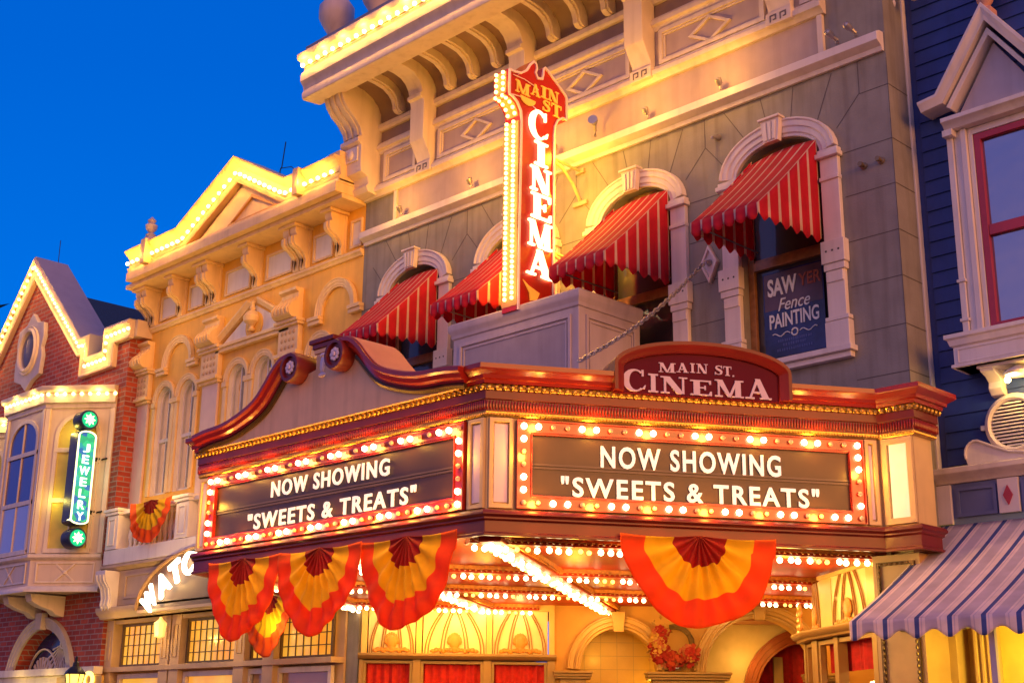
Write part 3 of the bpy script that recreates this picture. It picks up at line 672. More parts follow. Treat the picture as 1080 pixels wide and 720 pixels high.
BS = thing('blade_sign', (-13.53, 13.8, 7.7), 'tall red vertical theatre sign outlined in bulbs, reading MAIN ST. CINEMA', 'sign')
fb = F((-13.37, 13.38, 0), (0, 1, 0), (0, 0, 1))
outl = [(0, 7.62), (.0, 8.6), (.03, 10.72)] + [(-.24+.28*math.cos(math.radians(t)), 10.72+.33*math.sin(math.radians(t))) for t in (25, 50, 72, 88)] + \
       [(-.24, 11.08), (-.24, 11.50), (-.12, 11.50), (.02, 11.53), (.14, 11.62), (.22, 11.75), (.31, 11.84), (.38, 11.80), (.40, 11.72), (.37, 11.64), (.41, 11.58), (.49, 11.60), (.51, 11.68), (.52, 11.78), (.57, 11.83), (.63, 11.80), (1.07, 11.50), (1.09, 11.46), (1.09, 11.06), (.98, 11.05), (.88, 10.98), (.82, 10.86), (.80, 10.70), (.79, 8.6), (.80, 7.62)]
mb = MB(); mb.prism(fb, outl, -.32, 0); body = mb.build('cabinet', signred, BS, bevel=.006)
mb = MB(); mb.sweep(fb, outl, [(0, -.0), (0, .03), (-.035, .03), (-.035, .0)], closed=True, flip=False); mb.build('edge_trim', petal, BS, bevel=.004)
mb = MB()
rows = [('C', 10.51, 10.99, .20, .62), ('I', 10.07, 10.47, .33, .62), ('N', 9.63, 10.03, .24, .70), ('E', 9.18, 9.59, .26, .70), ('M', 8.71, 9.13, .20, .72), ('A', 8.24, 8.67, .17, .74)]
for ch, z0, z1, u0, u1 in rows: serif(mb, ch, fb, u0, u1, z0, z1, .012, .035)
mb.build('cinema_lettering', neonlet, BS, smooth=False)
mb = MB()
for ch, u0, u1, z0, z1 in (('M', -.10, .22, 11.16, 11.36), ('A', .24, .45, 11.23, 11.43), ('I', .47, .61, 11.26, 11.46), ('N', .63, .88, 11.27, 11.47), ('S', .50, .69, 11.05, 11.24), ('T', .71, .94, 11.03, 11.25), ('.', .96, 1.0, 11.03, 11.23)):
    serif(mb, ch, fb, u0, u1, z0, z1, .012, .02)
mb.prism(fb, [(.18+.17*math.cos(math.radians(t)), 11.13+.12*math.sin(math.radians(t))) for t in range(180, 361, 20)], .012, .03)
mb.prism(fb, [(.10, 8.12), (.22, 8.05), (.46, 7.98), (.40, 7.86), (.26, 7.82), (.24, 7.95)], .012, .03)
mb.build('street_lettering', goldlet, BS, smooth=False)
mb = MB()
mb.tube([fb.p(u, v, .02) for u, v in [(-.15, 11.42), (.1, 11.43), (.3, 11.40), (.42, 11.36)]], .008, 5); mb.tube([fb.p(u, v, .02) for u, v in [(-.16, 11.08), (0, 11.10), (.25, 11.05), (.45, 10.98)]], .008, 5)
mb.tube([fb.p(u, v, .02) for u, v in [(-.06, 11.52), (-.03, 11.46), (.0, 11.52)]], .008, 5); mb.build('scroll_line', petal, BS)
mb = MB(); ff = F((-13.53, 13.38, 0), (1, 0, 0), (0, 0, 1))
mb.box(ff, -.158, .158, 7.70, 10.70, -.03, .006); mb.box(ff, -.125, .125, 11.10, 11.47, .235, .25)
for a_ in range(5, 90, 12):
    t0, t1 = math.radians(a_), math.radians(a_+12); mb.prism(SIDE(-13.53-.125), [(13.38-.25+.28*math.cos(t), 10.72+.33*math.sin(t)) for t in (t0, t1)]+[(13.38-.22+.28*math.cos(t), 10.74+.33*math.sin(t)) for t in (t1, t0)], 0, .25)
mb.build('bulb_channel', mat('bulb_channel_white', (.55, .30, .10), .4), BS, smooth=False)
pts = []
for s in (-.075, .075):
    z = 7.82
    while z < 10.72: pts.append(ff.p(s, z, .03)); z += .082
    for t in (22, 40, 58, 76, 92): pts.append(ff.p(s, 10.72+.33*math.sin(math.radians(t)), .27-.28*math.cos(math.radians(t))))
    for z in (11.16, 11.26, 11.36, 11.45): pts.append(ff.p(s, z, .27))
bulbs(BS, pts, .031, bladeb)
for z in (8.0, 8.7, 9.4, 10.1, 10.7): lamp((-13.53, 13.05, z), 4, BS, r=.06)
lamp((-13.53, 12.88, 11.3), 3, BS)

for z in (8.5, 9.4, 10.3): lamp((-13.86, 13.85, z), 12, BS, r=.08, col=(1, .5, .05))  # added glow lamps without bulbs, washing the wall beside the blade
for z in (8.9, 9.7, 10.4): lamp((-13.2, 14.30, z), 13, BS, r=.08, col=(1, .52, .03))
mb = MB()
for z in (8.55, 10.15):
    mb.tube([(-13.53, 14.18, z+.28), (-13.53, 14.55, z+.26), (-13.53, 14.98, z+.24)], .022, 8)
    mb.tube([(-13.53, 14.30, z+.25), (-13.53, 14.55, z+.16), (-13.53, 14.78, z-.02), (-13.53, 14.97, z-.28)], .028, 8)
    mb.box(fc, -13.68, -13.38, z-.36, z-.29, .002, .05); mb.box(fc, -13.62, -13.44, z+.2, z+.28, .002, .05)
build_each(mb, 'wall_bracket', mat('bracket_yellow_grey', (.5, .36, .22), .5), BS)
mb = MB(); mb.tube([(-13.05, 14.8, 10.8), (-13.05, 14.8, 10.9), (-12.95, 14.68, 10.95)], .03, 8); mb.lathe((-12.95, 14.68, 10.95), [(.04, 0), (.07, .06), (.08, .14)], 10, (.4, -.8, .1)); mb.build('spot_lamp', steel, BS)

# =================================================================== MARQUEE
MQ = thing('marquee', (-13.67, 12.3, 3.7), 'oxblood and gold theatre marquee ringed with bulbs, announcing now showing sweets and treats', 'marquee')
plan = [(-8.118, 14.35), (-10.72, 10.27), (-16.62, 10.27), (-19.2, 14.35)]
R0 = [(-7.99, 14.78), (-7.66, 14.78), (-7.66, 14.35)] + plan
def offpath(path, d):
    out_ = []
    for i, p in enumerate(path):
        d1 = (Vector(path[i])-Vector(path[i-1])).normalized() if i else None; d2 = (Vector(path[i+1])-Vector(p)).normalized() if i < len(path)-1 else None
        d1 = d1 or d2; d2 = d2 or d1; n1 = Vector((-d1.y, d1.x)); n2 = Vector((-d2.y, d2.x)); m = n1+n2; m /= max(.2, m.dot(n1)); out_.append((p[0]+m.x*d, p[1]+m.y*d))
    return out_
mfr = FACE(10.27)
mb = MB(); mb.prism(WORLD, plan[::-1], 3.985, 5.06); mb.box(WORLD, -8.2, -7.66, 14.35, 14.78, 3.985, 5.06); mb.box(WORLD, -8.3, -7.99, 14.78, 15.0, 3.7, 5.6); mb.build('body', mat('marquee_cream', (.76, .54, .24), .45, var=.06, bump=.1, streak=.3), MQ, smooth=False)
mb = MB(); mb.prism(WORLD, [(-8.0, 14.6), (-10.6, 10.2), (-16.7, 10.2), (-19.3, 14.6), (-19.0, 14.97), (-8.0, 14.97)][::-1], 5.48, 5.56); mb.build('roof_deck', lilacin, MQ, smooth=False)
mb = MB(); mb.sweep(WORLD, R0, [(0, 3.98), (.07, 3.98), (.09, 3.95), (.09, 3.925), (.06, 3.90), (.06, 3.875), (.035, 3.86), (.035, 3.73), (.06, 3.72), (.06, 3.69), (0, 3.69)])
mb.build('belt', maroon, MQ, bevel=.006)
mb = MB(); mb.sweep(WORLD, R0, [(0, 5.10), (.06, 5.10), (.06, 5.235), (.075, 5.24), (.075, 5.345), (.0, 5.345)]); mb.build('frieze_band', maroon, MQ, bevel=.005)
mb = MB()
_q = lambda u: (-10.72+_dd.x*u, 10.27+_dd.y*u)
for Q in ([(-7.99, 14.78), (-7.66, 14.78), (-7.66, 14.35)]+plan[:1]+[_q(3.60)], [_q(1.48), plan[1], (-11.62, 10.27)], [(-16.35, 10.27)]+plan[2:]): mb.sweep(WORLD, Q, [(0, 5.40), (.12, 5.41), (.13, 5.45), (.16, 5.46), (.17, 5.50), (.22, 5.535), (.24, 5.55), (.25, 5.56), (.25, 5.615), (.0, 5.62)])
build_each(mb, 'crown_moulding', red, MQ)
mb = MB()
for p_ in along(offpath(R0, .066), .036):
    a = Vector((p_.x, p_.y, 5.17)); mb.ell(F(a, (1, 0, 0), (0, 0, 1)), (0, 0, 0), (.014, .062, .014), 6, 4)
mb.build('reeding', red, MQ, smooth=True, bevel=0)
mb = MB()
mb.sweep(WORLD, R0, [(0, 5.046), (.035, 5.046), (.05, 5.07), (.05, 5.10), (0, 5.10)]); mb.sweep(WORLD, R0, [(0, 5.346), (.085, 5.346), (.085, 5.36), (.10, 5.395), (.12, 5.40), (0, 5.40)])
for p_ in along(offpath(R0, .098), .092): mb.ell(F((p_.x, p_.y, 5.372), (1, 0, 0), (0, 0, 1)), (0, 0, 0), (.032, .038, .032), 7, 5)
for p_ in along(offpath(R0, .05), .036): mb.ell(F((p_.x, p_.y, 5.075), (1, 0, 0), (0, 0, 1)), (0, 0, 0), (.014, .018, .014), 5, 4)
mb.build('egg_and_dart', gold, MQ)
# letter boards with bulb frames
def board_face(fr, u0, u1, z0, z1, ends, lines, nm):
    b = MB(); b.box(fr, u0+.15, u1-.15, z0+.13, z1-.13, -.03, .008); B = b.build('sign_board', board, MQ, smooth=False)
    b = MB()
    frame(b, fr, u0, u1, z0, z1, .015, .001, .075); frame(b, fr, u0+.17, u1-.17, z0+.135, z1-.135, .012, .001, .062)
    b.sweep(fr, rectpath(u0+.015, u1-.015, z0+.015, z1-.015), [(0, .001), (0, .05), (-.15, .045), (-.15, .001)], closed=True)
    b.build('bulb_frame', redfr, B, bevel=.004)
    b = MB(); zm = (z0+z1)/2-.01
    for z in (zm-.018, zm+.018, z0+.155, z1-.155): b.box(fr, u0+.18, u1-.18, z-.012, z+.012, .010, .022)
    b.build('letter_track', track, B)
    lit, dim = [], []
    def row(L, off, pat):
        for k, (u, v) in enumerate(L): (lit if (k+off) % 4 in pat else dim).append(fr.p(u, v, .075))
    n = max(2, round((u1-u0-.16)/.172)); hx = [u0+.08+(u1-u0-.16)*i/n for i in range(n+1)]
    row([(x, z1-.075) for x in hx], 0, (0, 1)); row([(x, z0+.07) for x in hx], 3, (1, 2))
    m = 5; vz = [z0+.07+(z1-z0-.145)*i/(m+1) for i in range(1, m+1)]
    row([(u0+.08, z) for z in vz], 0, (1, 0)); row([(u1-.08, z) for z in vz], 2, (1, 2))
    bulbs(B, lit, .037, bulbm); bulbs(B, dim, .029, bulbd)
    for i in range(1, len(hx), 4):
        for z in (z1-.075, z0+.07): lamp(fr.p(hx[i]-.04, z, .16), 3.2, MQ, r=.05)
    for x in (u0+.08, u1-.08): lamp(fr.p(x, (z0+z1)/2+.1, .16), 3, MQ)
    for txt, a, b_, c, d in lines: sans(txt, 'lettering', letter, B, fr, a, b_, c, d, w=.024, ext=.008, fat=.020, space=1.2)
    return B
board_face(mfr, -16.36, -11.03, 4.005, 5.03, 0, [('NOW SHOWING', -14.84, -12.39, 4.575, 4.79), ('"SWEETS & TREATS"', -15.35, -11.88, 4.18, 4.40)], 'a')
board_face(DIAG, .335, 4.60, 4.0, 5.02, 0, [('NOW SHOWING', 1.33, 3.54, 4.52, 4.775), ('"SWEETS & TREATS"', .86, 4.01, 4.165, 4.40)], 'b')
# corner posts with panel strips, the pier's lamplight put in by emission
def post(fr, u0, u1, lit=False):
    b = MB(); frame(b, fr, u0, u1, 4.0, 5.035, .05 if u1-u0 < .4 else .075, .001, .045); P = b.build('post', mat('marquee_cream', (1, 1, 1)), MQ, bevel=.006)
    b = MB(); k = .06 if u1-u0 < .4 else .09; b.box(fr, u0+k, u1-k, 4.07, 4.965, .001, .02); b.build('post_panel', offwht if lit else petal, P, bevel=.004)
post(mfr, -10.995, -10.735); post(DIAG, .02, .30); post(DIAG, 4.63, 4.79); post(mfr, -16.61, -16.39); post(FACE(14.35), -8.07, -7.665, True)
# swan-neck scroll pediment over the street face
fp = FACE(10.10)
ctr = -13.66
half = [(-16.46, 5.60), (-16.16, 5.64), (-15.68, 5.67), (-15.23, 5.78), (-14.95, 5.90), (-14.75, 6.07), (-14.57, 6.25), (-14.38, 6.37), (-14.15, 6.395)]
def smooth_path(P, k=4):
    out_ = []
    for i in range(len(P)-1):
        p0, p1, p2, p3 = P[max(0, i-1)], P[i], P[i+1], P[min(len(P)-1, i+2)]
        for t in range(k):
            t /= k; out_.append(tuple(.5*((2*p1[a])+(-p0[a]+p2[a])*t+(2*p0[a]-5*p1[a]+4*p2[a]-p3[a])*t*t+(-p0[a]+3*p1[a]-3*p2[a]+p3[a])*t**3) for a in (0, 1)))
    return out_+[P[-1]]
hp = smooth_path(half)
mb = MB(); low = [(a, b-.12) for a, b in hp if a < -14.5]
ty = [(-16.3, 5.40)] + [(a, max(5.41, b-.10)) for a, b in hp[4:]] + [(-13.95, 6.1), (ctr, 6.15)]
tyr = [(2*ctr-a, b) for a, b in ty[:-1]][::-1]
mb.prism(fp, ty+tyr, -.25, .0); mb.build('pediment_board', tan, MQ, smooth=False)
pr = [(0, -.55), (0, .17), (-.05, .17), (-.07, .13), (-.12, .11), (-.14, .06), (-.17, .05), (-.17, .0), (-.03, .0), (-.03, -.55)]
for s in (0, 1):
    P = hp + [(-14.14+.2*math.cos(math.radians(t)), 6.19+.205*math.sin(math.radians(t))) for t in (60, 30, 0, -30, -60, -90)]
    if s: P = [(2*ctr-a, b) for a, b in P]
    b = MB(); b.sweep(fp, P, pr, flip=bool(s)); rim = b.build('scroll', red, MQ, bevel=0)
    b = MB(); Pg = [p for p in P if p[0] < -14.5] if not s else [p for p in P if p[0] > 2*ctr+14.5]
    b.sweep(fp, Pg, [(-.175, 0), (-.175, .04), (-.205, .055), (-.235, .03), (-.235, 0)], flip=bool(s)); b.build('scroll_bead', mat('dark_bronze_bead', (.12, .07, .03), .35, metal=.6), rim)
    b = MB(); b.sweep(fp, hp if not s else [(2*ctr-a, b_) for a, b_ in hp], [(.002, -.55), (.002, .13), (.016, .13), (.016, -.55)], flip=bool(s)); b.build('scroll_top', salmon, rim)
    cx = -14.14 if not s else 2*ctr+14.14
    b = MB(); b.lathe(fp.p(cx, 6.185, -.5), [(.19, 0), (.205, .02), (.205, .66), (.19, .70), (.15, .70), (.14, .66), (.0, .66)], 28, fp.W); b.build('volute', maroon, rim)
    b = MB(); c0 = fp.p(cx, 6.185, .165)
    for k in range(8):
        a = k*PI/4; b.ell(fp, (cx+.062*math.cos(a), 6.185+.062*math.sin(a), .175), (.034, .034, .02), 8, 4)
    b.ell(fp, (cx, 6.185, .19), (.035, .035, .02), 8, 4); b.build('rosette', petal, rim)
mb = MB(); mb.box(fp, ctr-.17, ctr+.17, 5.95, 6.34, -.25, -.02); mb.box(fp, ctr-.2, ctr+.2, 6.34, 6.40, -.28, .0); mb.build('centre_block', tan, MQ, bevel=.008)
mb = MB(); mb.box(fp, ctr-.26, ctr+.26, 6.47, 6.53, -.34, .05); mb.box(fp, ctr-.22, ctr+.22, 6.403, 6.467, -.3, .02); mb.build('centre_cap', maroon, MQ, bevel=.008)
mb = MB(); mb.ell(fp, (ctr, 6.16, 0), (.045, .13, .03)); mb.ell(fp, (ctr, 6.30, 0), (.07, .03, .03)); mb.ell(fp, (ctr, 6.03, 0), (.08, .035, .03)); mb.build('cartouche', petal, MQ)
# arched name board over the angled face
ua, ub = 1.44, 3.63
top = archpath((ua+ub)/2, (ub-ua)/2, 5.402, 5.72, .32, 22)
mb = MB(); mb.prism(DIAG, [(a*.985+.015*2.535, b-.012) for a, b in top], -.28, .165); nb = mb.build('name_board', crimson, MQ, smooth=False)
mb = MB(); mb.sweep(DIAG, top, [(0, -.30), (0, .27), (-.04, .27), (-.06, .25), (-.09, .24), (-.11, .21), (-.13, .20), (-.135, .165), (-.02, .165), (-.02, -.30)]); mb.build('name_board_rim', mat('crest_rim_maroon', (.20, .012, .008), .38, var=.12, spec=.35), nb, bevel=0)
mb = MB()
xs = [(1.525, 1.81, .27, 'C'), (1.84, 1.96, .23, 'I'), (1.99, 2.32, .21, 'N'), (2.355, 2.62, .19, 'E'), (2.66, 3.02, .215, 'M'), (3.04, 3.37, .255, 'A')]
for a, b_, h, ch in xs: serif(mb, ch, DIAG, a+.03, b_+.03, 5.412, 5.412+h*.96, .168, .015)
for a, b_, ch in ((1.97, 2.18, 'M'), (2.19, 2.34, 'A'), (2.36, 2.42, 'I'), (2.44, 2.58, 'N'), (2.66, 2.77, 'S'), (2.775, 2.875, 'T'), (2.885, 2.91, '.')):
    z = 5.65+.03*math.sin(PI*(a-1.8)/1.3); serif(mb, ch, DIAG, a+.03, b_+.03, z, z+.115, .168, .012)
mb.build('name_lettering', petal, nb, smooth=False)

for p_ in ((-15.28, 10.75), (-13.6, 10.75), (-11.95, 10.75)): lamp((p_[0], p_[1], 3.38), 18, MQ, r=.1, col=(1, .72, .25))  # added lamps behind the buntings, backlighting the cloth
for u in (2.0, 2.95): lamp(DIAG.p(u, 3.38, -.5), 15, MQ, r=.1, col=(1, .72, .25))
# soffit with lattice of bulb ribs
SO = thing('entrance_soffit', (-13.53, 15, 3.7), 'red ceiling under the marquee crossed by gilt ribs packed with glowing bulbs', 'ceiling')
poly = [(-8.05, 14.6), (-8.2, 14.5), (-10.78, 10.40), (-16.56, 10.40), (-19.05, 14.4), (-18.9, 15.0), (-18.9, 24), (-7.99, 24)]
mb = MB(); mb.prism(WORLD, poly[::-1], 3.755, 3.79); mb.build('ceiling_board', soff, SO, smooth=False)
def inside(x, y):
    if not (-18.85 < x < -8.1 and y > 10.45 and y < 23): return False
    if y < 15 and (x-(-10.75))*.841-(y-10.35)*.5424 > 0: return False
    if y < 15 and ((-27.4-x)-(-10.75))*.841-(y-10.35)*.5424 > 0: return False
    if (y-15) > (x+18.85)+.05: return False       # behind the left splayed wall
    return True
bpts = []; bdim = []
dA = Vector((.5377, .8431)); nA = Vector((-.8431, .5377)); c0 = nA.dot(Vector((-10.72, 10.27)))
dB = Vector((-.5377, .8431)); nB = Vector((-.8431, -.5377)); 
ribs = [(dA, nA, c0+k) for k in (.55, 3.45, 5.95, 8.75)] + [(dB, nB, k) for k in (3.52, 5.62, 7.8, 1.3)]
mbr = MB(); mbb = MB()
for i, (d, n, c) in enumerate(ribs):
    t = -30; seg = []
    while t < 40:
        p = n*c+d*t
        if inside(p.x, p.y): seg.append(t)
        t += .05
    if not seg: continue
    a, b = seg[0], seg[-1]; fr = F((n.x*c, n.y*c, 3.755), (d.x, d.y, 0), (n.x, n.y, 0)); z = .002*i
    mbr.box(fr, a, b, -.13, .13, -.09-z, -.001); mbr.box(fr, a, b, -.19, .19, -.045-z, -.001) if 0 else None
    mbb.box(fr, a, b, -.20, -.14, -.05-z*.5, -.001); mbb.box(fr, a, b, .14, .20, -.05-z*.5, -.001)
    k = a
    while k < b:
        for s in (-.17, .17):
            mbb.ell(fr, (k, s, -.06-z*.5), (.018, .022, .018), 5, 4)
        k += .075
    k = a+.08; j = 0
    st = .125
    while k < b:
        s = .045*math.sin(j*2.4)
        (bpts if (j//2) % 3 != 2 else bdim).append(fr.p(k, s, -.13-z))
        if i >= 4 and j % 2: (bpts if j % 4 == 1 else bdim).append(fr.p(k+st/2, .10, -.12-z))
        k += st; j += 1
mbr.build('rib', soff, SO, bevel=.006); mbb.build('beaded_edge', soffb, SO)
bulbs(SO, bpts, .036, bulbm); bulbs(SO, bdim, .030, mat('amber_bulb', (1, .7, .3), .3, emit=(1, .42, .08), estr=4), name='amber_bulb')
for x, y in ((-11.6, 11.6), (-13.4, 11.6), (-15.4, 11.6), (-12.4, 13.6), (-14.2, 13.6), (-16.4, 13.8), (-10.3, 13.2), (-12.9, 15.8), (-15.0, 15.9), (-16.8, 15.9), (-11.2, 15.6), (-9.6, 14.5), (-9.9, 17.6), (-11.3, 19.2), (-12.2, 20.4), (-13.8, 17.6), (-15.2, 17.4), (-12.2, 17.6), (-17.6, 15.4)):
    lamp((x, y, 3.30), 11, SO, r=.12, col=(1, .44, .04))

# =================================================================== BUNTING
def bunting(fr, uc, zt, W, H, label, group='orange and yellow pleated fan buntings', folds=9, sag=.0, seed=0, t=None):
    rnd = random.Random(seed); ph = rnd.random()*6
    mb = MB()
    def fn(a, b):
        th = PI+PI*a; r = b
        fl = math.sin(folds*2*PI*(a+.02*math.sin(a*9+ph))+ph)
        rad = 1-.03*abs(math.sin(th*2+ph*.1))+.025*math.sin(a*17+ph)
        x = (W/2)*r*math.cos(th)*(1 if abs(math.cos(th)) > .98 else rad); z = -H*(r**1.02)*abs(math.sin(th))**.92*rad
        z -= .03*math.sin(PI*r)*abs(math.cos(th))
        w = .05+.050*fl*min(1, r*2.4)*(1-.62*r)*(.35+.65*abs(math.sin(th)))+.05*abs(math.sin(th))*r + .02*math.sin(3.1*x+ph)*r
        swg = .035*math.sin(PI*abs(math.cos(th)))*math.sin(r*22+ph)*r      # draped cross folds near the hem
        return fr.p(uc+x, zt+z, w+swg*.6), (a, r+.014*math.sin(a*40+ph)+.008*fl*min(1, r*2))
    grid(mb, 120, 26, fn)
    o = mb.build('bunting', buntm, label=label, cat='bunting', group=group); solid(o, .004)
    return o
mf = FACE(10.21)
bunting(mf, -15.28, 3.80, 1.72, 1.09, 'pleated fan bunting at the far left end of the marquee belt', seed=1)
bunting(mf, -13.61, 3.80, 1.74, 1.09, 'middle pleated fan bunting of the three on the street face of the marquee', seed=2)
bunting(mf, -11.94, 3.79, 1.72, 1.09, 'pleated fan bunting on the street face nearest the marquee corner', seed=3)
bunting(DIAG.off(.07), 2.47, 3.775, 1.88, 1.05, 'pleated fan bunting hanging alone on the angled marquee face, above the flower wreath', seed=4)
bunting(FACE(14.35), -25.08, 6.20, 1.62, .92, 'small pleated fan bunting draped on the balcony of the yellow building', seed=5)
bunting(FACE(14.30), -20.5, 3.98, 1.45, 1.14, 'small pleated fan bunting lit from behind, over the yellow building shopfront', seed=6)

# =================================================================== LOBBY
LB = thing('theatre_lobby', (-15, 18, 0), 'amber lit recessed theatre entrance with arches, ticket windows and red curtains', 'entrance')
mb = MB(); wall_open(mb, LOB, 3.42, 14.8, 0, 3.755, [(4.53, .67, 0, 2.66, .70), (7.0, .95, 0, 2.62, .97)], .38)
mb.box(LOB, -.02, 3.42, 0, 1.0, -.3, 0); mb.build('wall', plast, LB, smooth=False)
# the splayed right-hand side, mostly hidden
RS = F((-8.2, 15.0, 0), (-_s2, _s2, 0), (0, 0, -1))
mb = MB(); mb.box(WORLD, -8.5, -8.25, 14.7, 15.0, 0, 3.755); mb.box(WORLD, -8.3, -8.25, 15.0, 26, 0, 3.75); mb.build('side_wall', olive, LB, smooth=False)
mb = MB()
for uc, hw, vs, rise in ((4.53, .67, 2.66, .70), (7.0, .95, 2.62, .97)):
    archtrim(mb, LOB, uc, hw, vs, vs, rise, .22, .002, .12, 3, 26)
    mb.sweep(LOB, archpath(uc, hw+.05, vs, vs, rise+.05, 26), [(0, .12), (0, .15), (.03, .15), (.03, .12)])
    mb.prism(LOB, [(uc-.085, vs+rise-.06), (uc+.085, vs+rise-.06), (uc+.12, vs+rise+.28), (uc-.12, vs+rise+.28)], .05, .20)
mb.build('arch_moulding', mat('arch_ochre', (.46, .27, .08), .4, var=.08, bump=.1), LB, bevel=.006)
mb = MB()
for a, b in ((3.45, 4.02), (5.06, 6.42), (7.82, 8.4)):
    for k, (z0, z1, o) in enumerate(((2.50, 2.54, .06), (2.543, 2.59, .10), (2.593, 2.63, .14))): mb.box(LOB, a-o*.4, b+o*.4, z0, z1, -.30, .10+o)
    mb.box(LOB, a+.06, b-.06, 0, 2.497, -.28, .09)
mb.build('pier_cap', olive, LB, bevel=.006)
mb = MB(); 
for a, b in ((5.28, 5.75),):
    frame(mb, LOB, a, b, 1.9, 2.44, .04, .09, .12)
frame(mb, LOB, 5.32, 5.62, 2.66, 2.98, .035, .002, .04); mb.build('pier_frame', olive, LB)
mb = MB(); mb.box(LOB, 5.36, 5.58, 2.70, 2.94, .003, .012); mb.build('lit_panel', offwht, LB)
# alcove behind first arch, room behind the second
mb = MB(); mb.box(LOB, 3.6, 5.6, 0, 3.75, -1.25, -1.2); mb.box(LOB, 5.55, 5.65, 0, 3.75, -1.2, -.38); mb.box(LOB, 3.55, 3.62, 0, 3.75, -1.2, -.38); mb.build('alcove_wall', mat('alcove_ochre_tile', (.55, .30, .05), .35, var=.06, bump=.1), LB, smooth=False)
mb = MB()
for v in [2.0+.24*i for i in range(8)]: mb.box(LOB, 3.62, 5.55, v-.004, v+.004, -1.2, -1.197)
for u in [3.7+.3*i for i in range(7)]: mb.box(LOB, u-.004, u+.004, 1.9, 3.75, -1.2, -1.1975)
mb.build('tile_joint', mat('tile_joint', (.34, .22, .07), .6), LB)
lamp(LOB.p(5.2, 2.3, -.75), 5, LB, col=(1, .58, .06)); lamp(LOB.p(4.2, 2.9, -.8), 1.5, LB, col=(1, .58, .06))
mb = MB(); wall_open(mb, LOB.off(-1.35), 5.9, 10.5, 0, 3.75, [(8.15, .98, 0, 2.3, .95)], .25); mb.build('inner_wall', mat('inner_cream', (.55, .42, .2), .5), LB, smooth=False)
mb = MB(); archtrim(mb, LOB.off(-1.35), 8.15, .98, 0, 2.3, .95, .26, .002, .10, 3, 24); mb.box(LOB, 5.9, 9.5, 3.56, 3.75, -1.34, -.39); mb.build('mahogany_arch', mat('mahogany', (.30, .07, .02), .3, bump=.1), LB)
mb = MB()
P = [(6.9+.09*i, -2.0+.06*math.sin(i*1.9)) for i in range(32)]
mb.add([LOB.p(u, 0, w_) for u, w_ in P]+[LOB.p(u, 3.4, w_) for u, w_ in P], [(i, i+1, 33+i, 32+i) for i in range(31)]); mb.build('doorway_curtain', redcur, LB)
mb = MB(); mb.box(LOB, 7.55, 7.72, 0, 3.0, -1.75, -1.65); mb.sweep(LOB, [(7.7, 1.9), (8.6, 2.5)], [(0, -1.7), (0, -1.62), (.1, -1.62), (.1, -1.7)]); mb.build('door_frame', olive, LB)
lamp(LOB.p(6.9, 2.9, -.8), 7, LB, col=(1, .5, .08)); lamp(LOB.p(7.9, 1.6, -1.1), 4, LB, col=(1, .5, .08))  # added lamps without fittings, warming the room behind the arch
# ticket windows of the left splay
def crown_panel(parent, fr, u0, u1, z0, z1, w):
    b = MB(); b.box(fr, u0, u1, z0, z1, w-.03, w); P = b.build('crown_panel', mat('lamp_washed_cream', (.80, .66, .34), .4, var=.05), parent, smooth=False)
    b = MB(); c = (u0+u1)/2; hw = (u1-u0)/2
    for s in (-1, 1):
        for f0, f1 in ((.94, .40), (.84, .32), (.44, .12), (.34, .04)):
            pts = [fr.p(c+s*hw*(f1+(f0-f1)*(1-t*t)), z0+(z1-z0)*t, w+.015) for t in [i/10 for i in range(11)]]
            b.tube(pts, .011, 5)
    b.build('gothic_rib', mat('rib_gold_brown', (.30, .14, .02), .4), P)
    b = MB()
    for k in range(9):
        a = PI*(k/8); b.ell(fr, (c+.10*math.cos(a), z0+.20+.13*math.sin(a)*.9, w+.03), (.032, .05, .02), 6, 4)
    b.ell(fr, (c, z0+.2, w+.03), (.10, .13, .03), 10, 6); b.ell(fr, (c, z0+.09, w+.03), (.07, .05, .03), 8, 4)
    for k in range(-6, 7):
        b.ell(fr, (c+k*hw*.115, z0+.045+.02*((k*k) % 3), w+.03), (.045, .035+.008*(k % 2), .025), 6, 4)
    b.build('shell_ornament', mat('shell_orange_gilt', (.62, .24, .03), .4, var=.15), P)
mb = MB(); mb.sweep(LOB, [(0.0, 2.80), (3.45, 2.80)], [(0, -.3), (0, .10), (.03, .14), (.06, .17), (.10, .17), (.10, -.3)]); mb.build('ledge', olive, LB, bevel=.006)
mb = MB()
for u in (0.02, 1.02, 2.25, 3.36): mb.box(LOB, u-.07 if u > .1 else u, u+.07, 1.0, 2.797, -.12, .06)
for a, b in ((.09, .95), (1.09, 2.18), (2.32, 3.29)): frame(mb, LOB, a, b, 1.0, 2.78, .05, -.10, .03)
mb.build('ticket_window_frame', olive, LB, bevel=.006)
def curtain(parent, fr, u0, u1, z0, z1, w, m=None):
    b = MB(); n = max(10, int((u1-u0)/.03)); P = [(u0+(u1-u0)*i/n, w+.025*math.sin(i*1.35)+.012*math.sin(i*.5)) for i in range(n+1)]
    b.add([fr.p(u, z0, q) for u, q in P]+[fr.p(u, z1, q) for u, q in P], [(i, i+1, n+2+i, n+1+i) for i in range(n)]); b.build('curtain', m or redcur, parent)
for a, b in ((.14, .90), (1.14, 2.13), (2.37, 3.24)): curtain(LB, LOB, a, b, 1.0, 2.73, -.10)
for a, b in ((.16, .98), (1.12, 2.22), (2.34, 3.30)): crown_panel(LB, LOB, a, b, 2.905, 3.64, -.02)
mb = MB()
for u, m_ in ((.09, 0), (1.05, 0), (2.28, 0), (3.37, 0)): mb.box(LOB, u-.05, u+.05, 2.905, 3.66, -.05, .03)
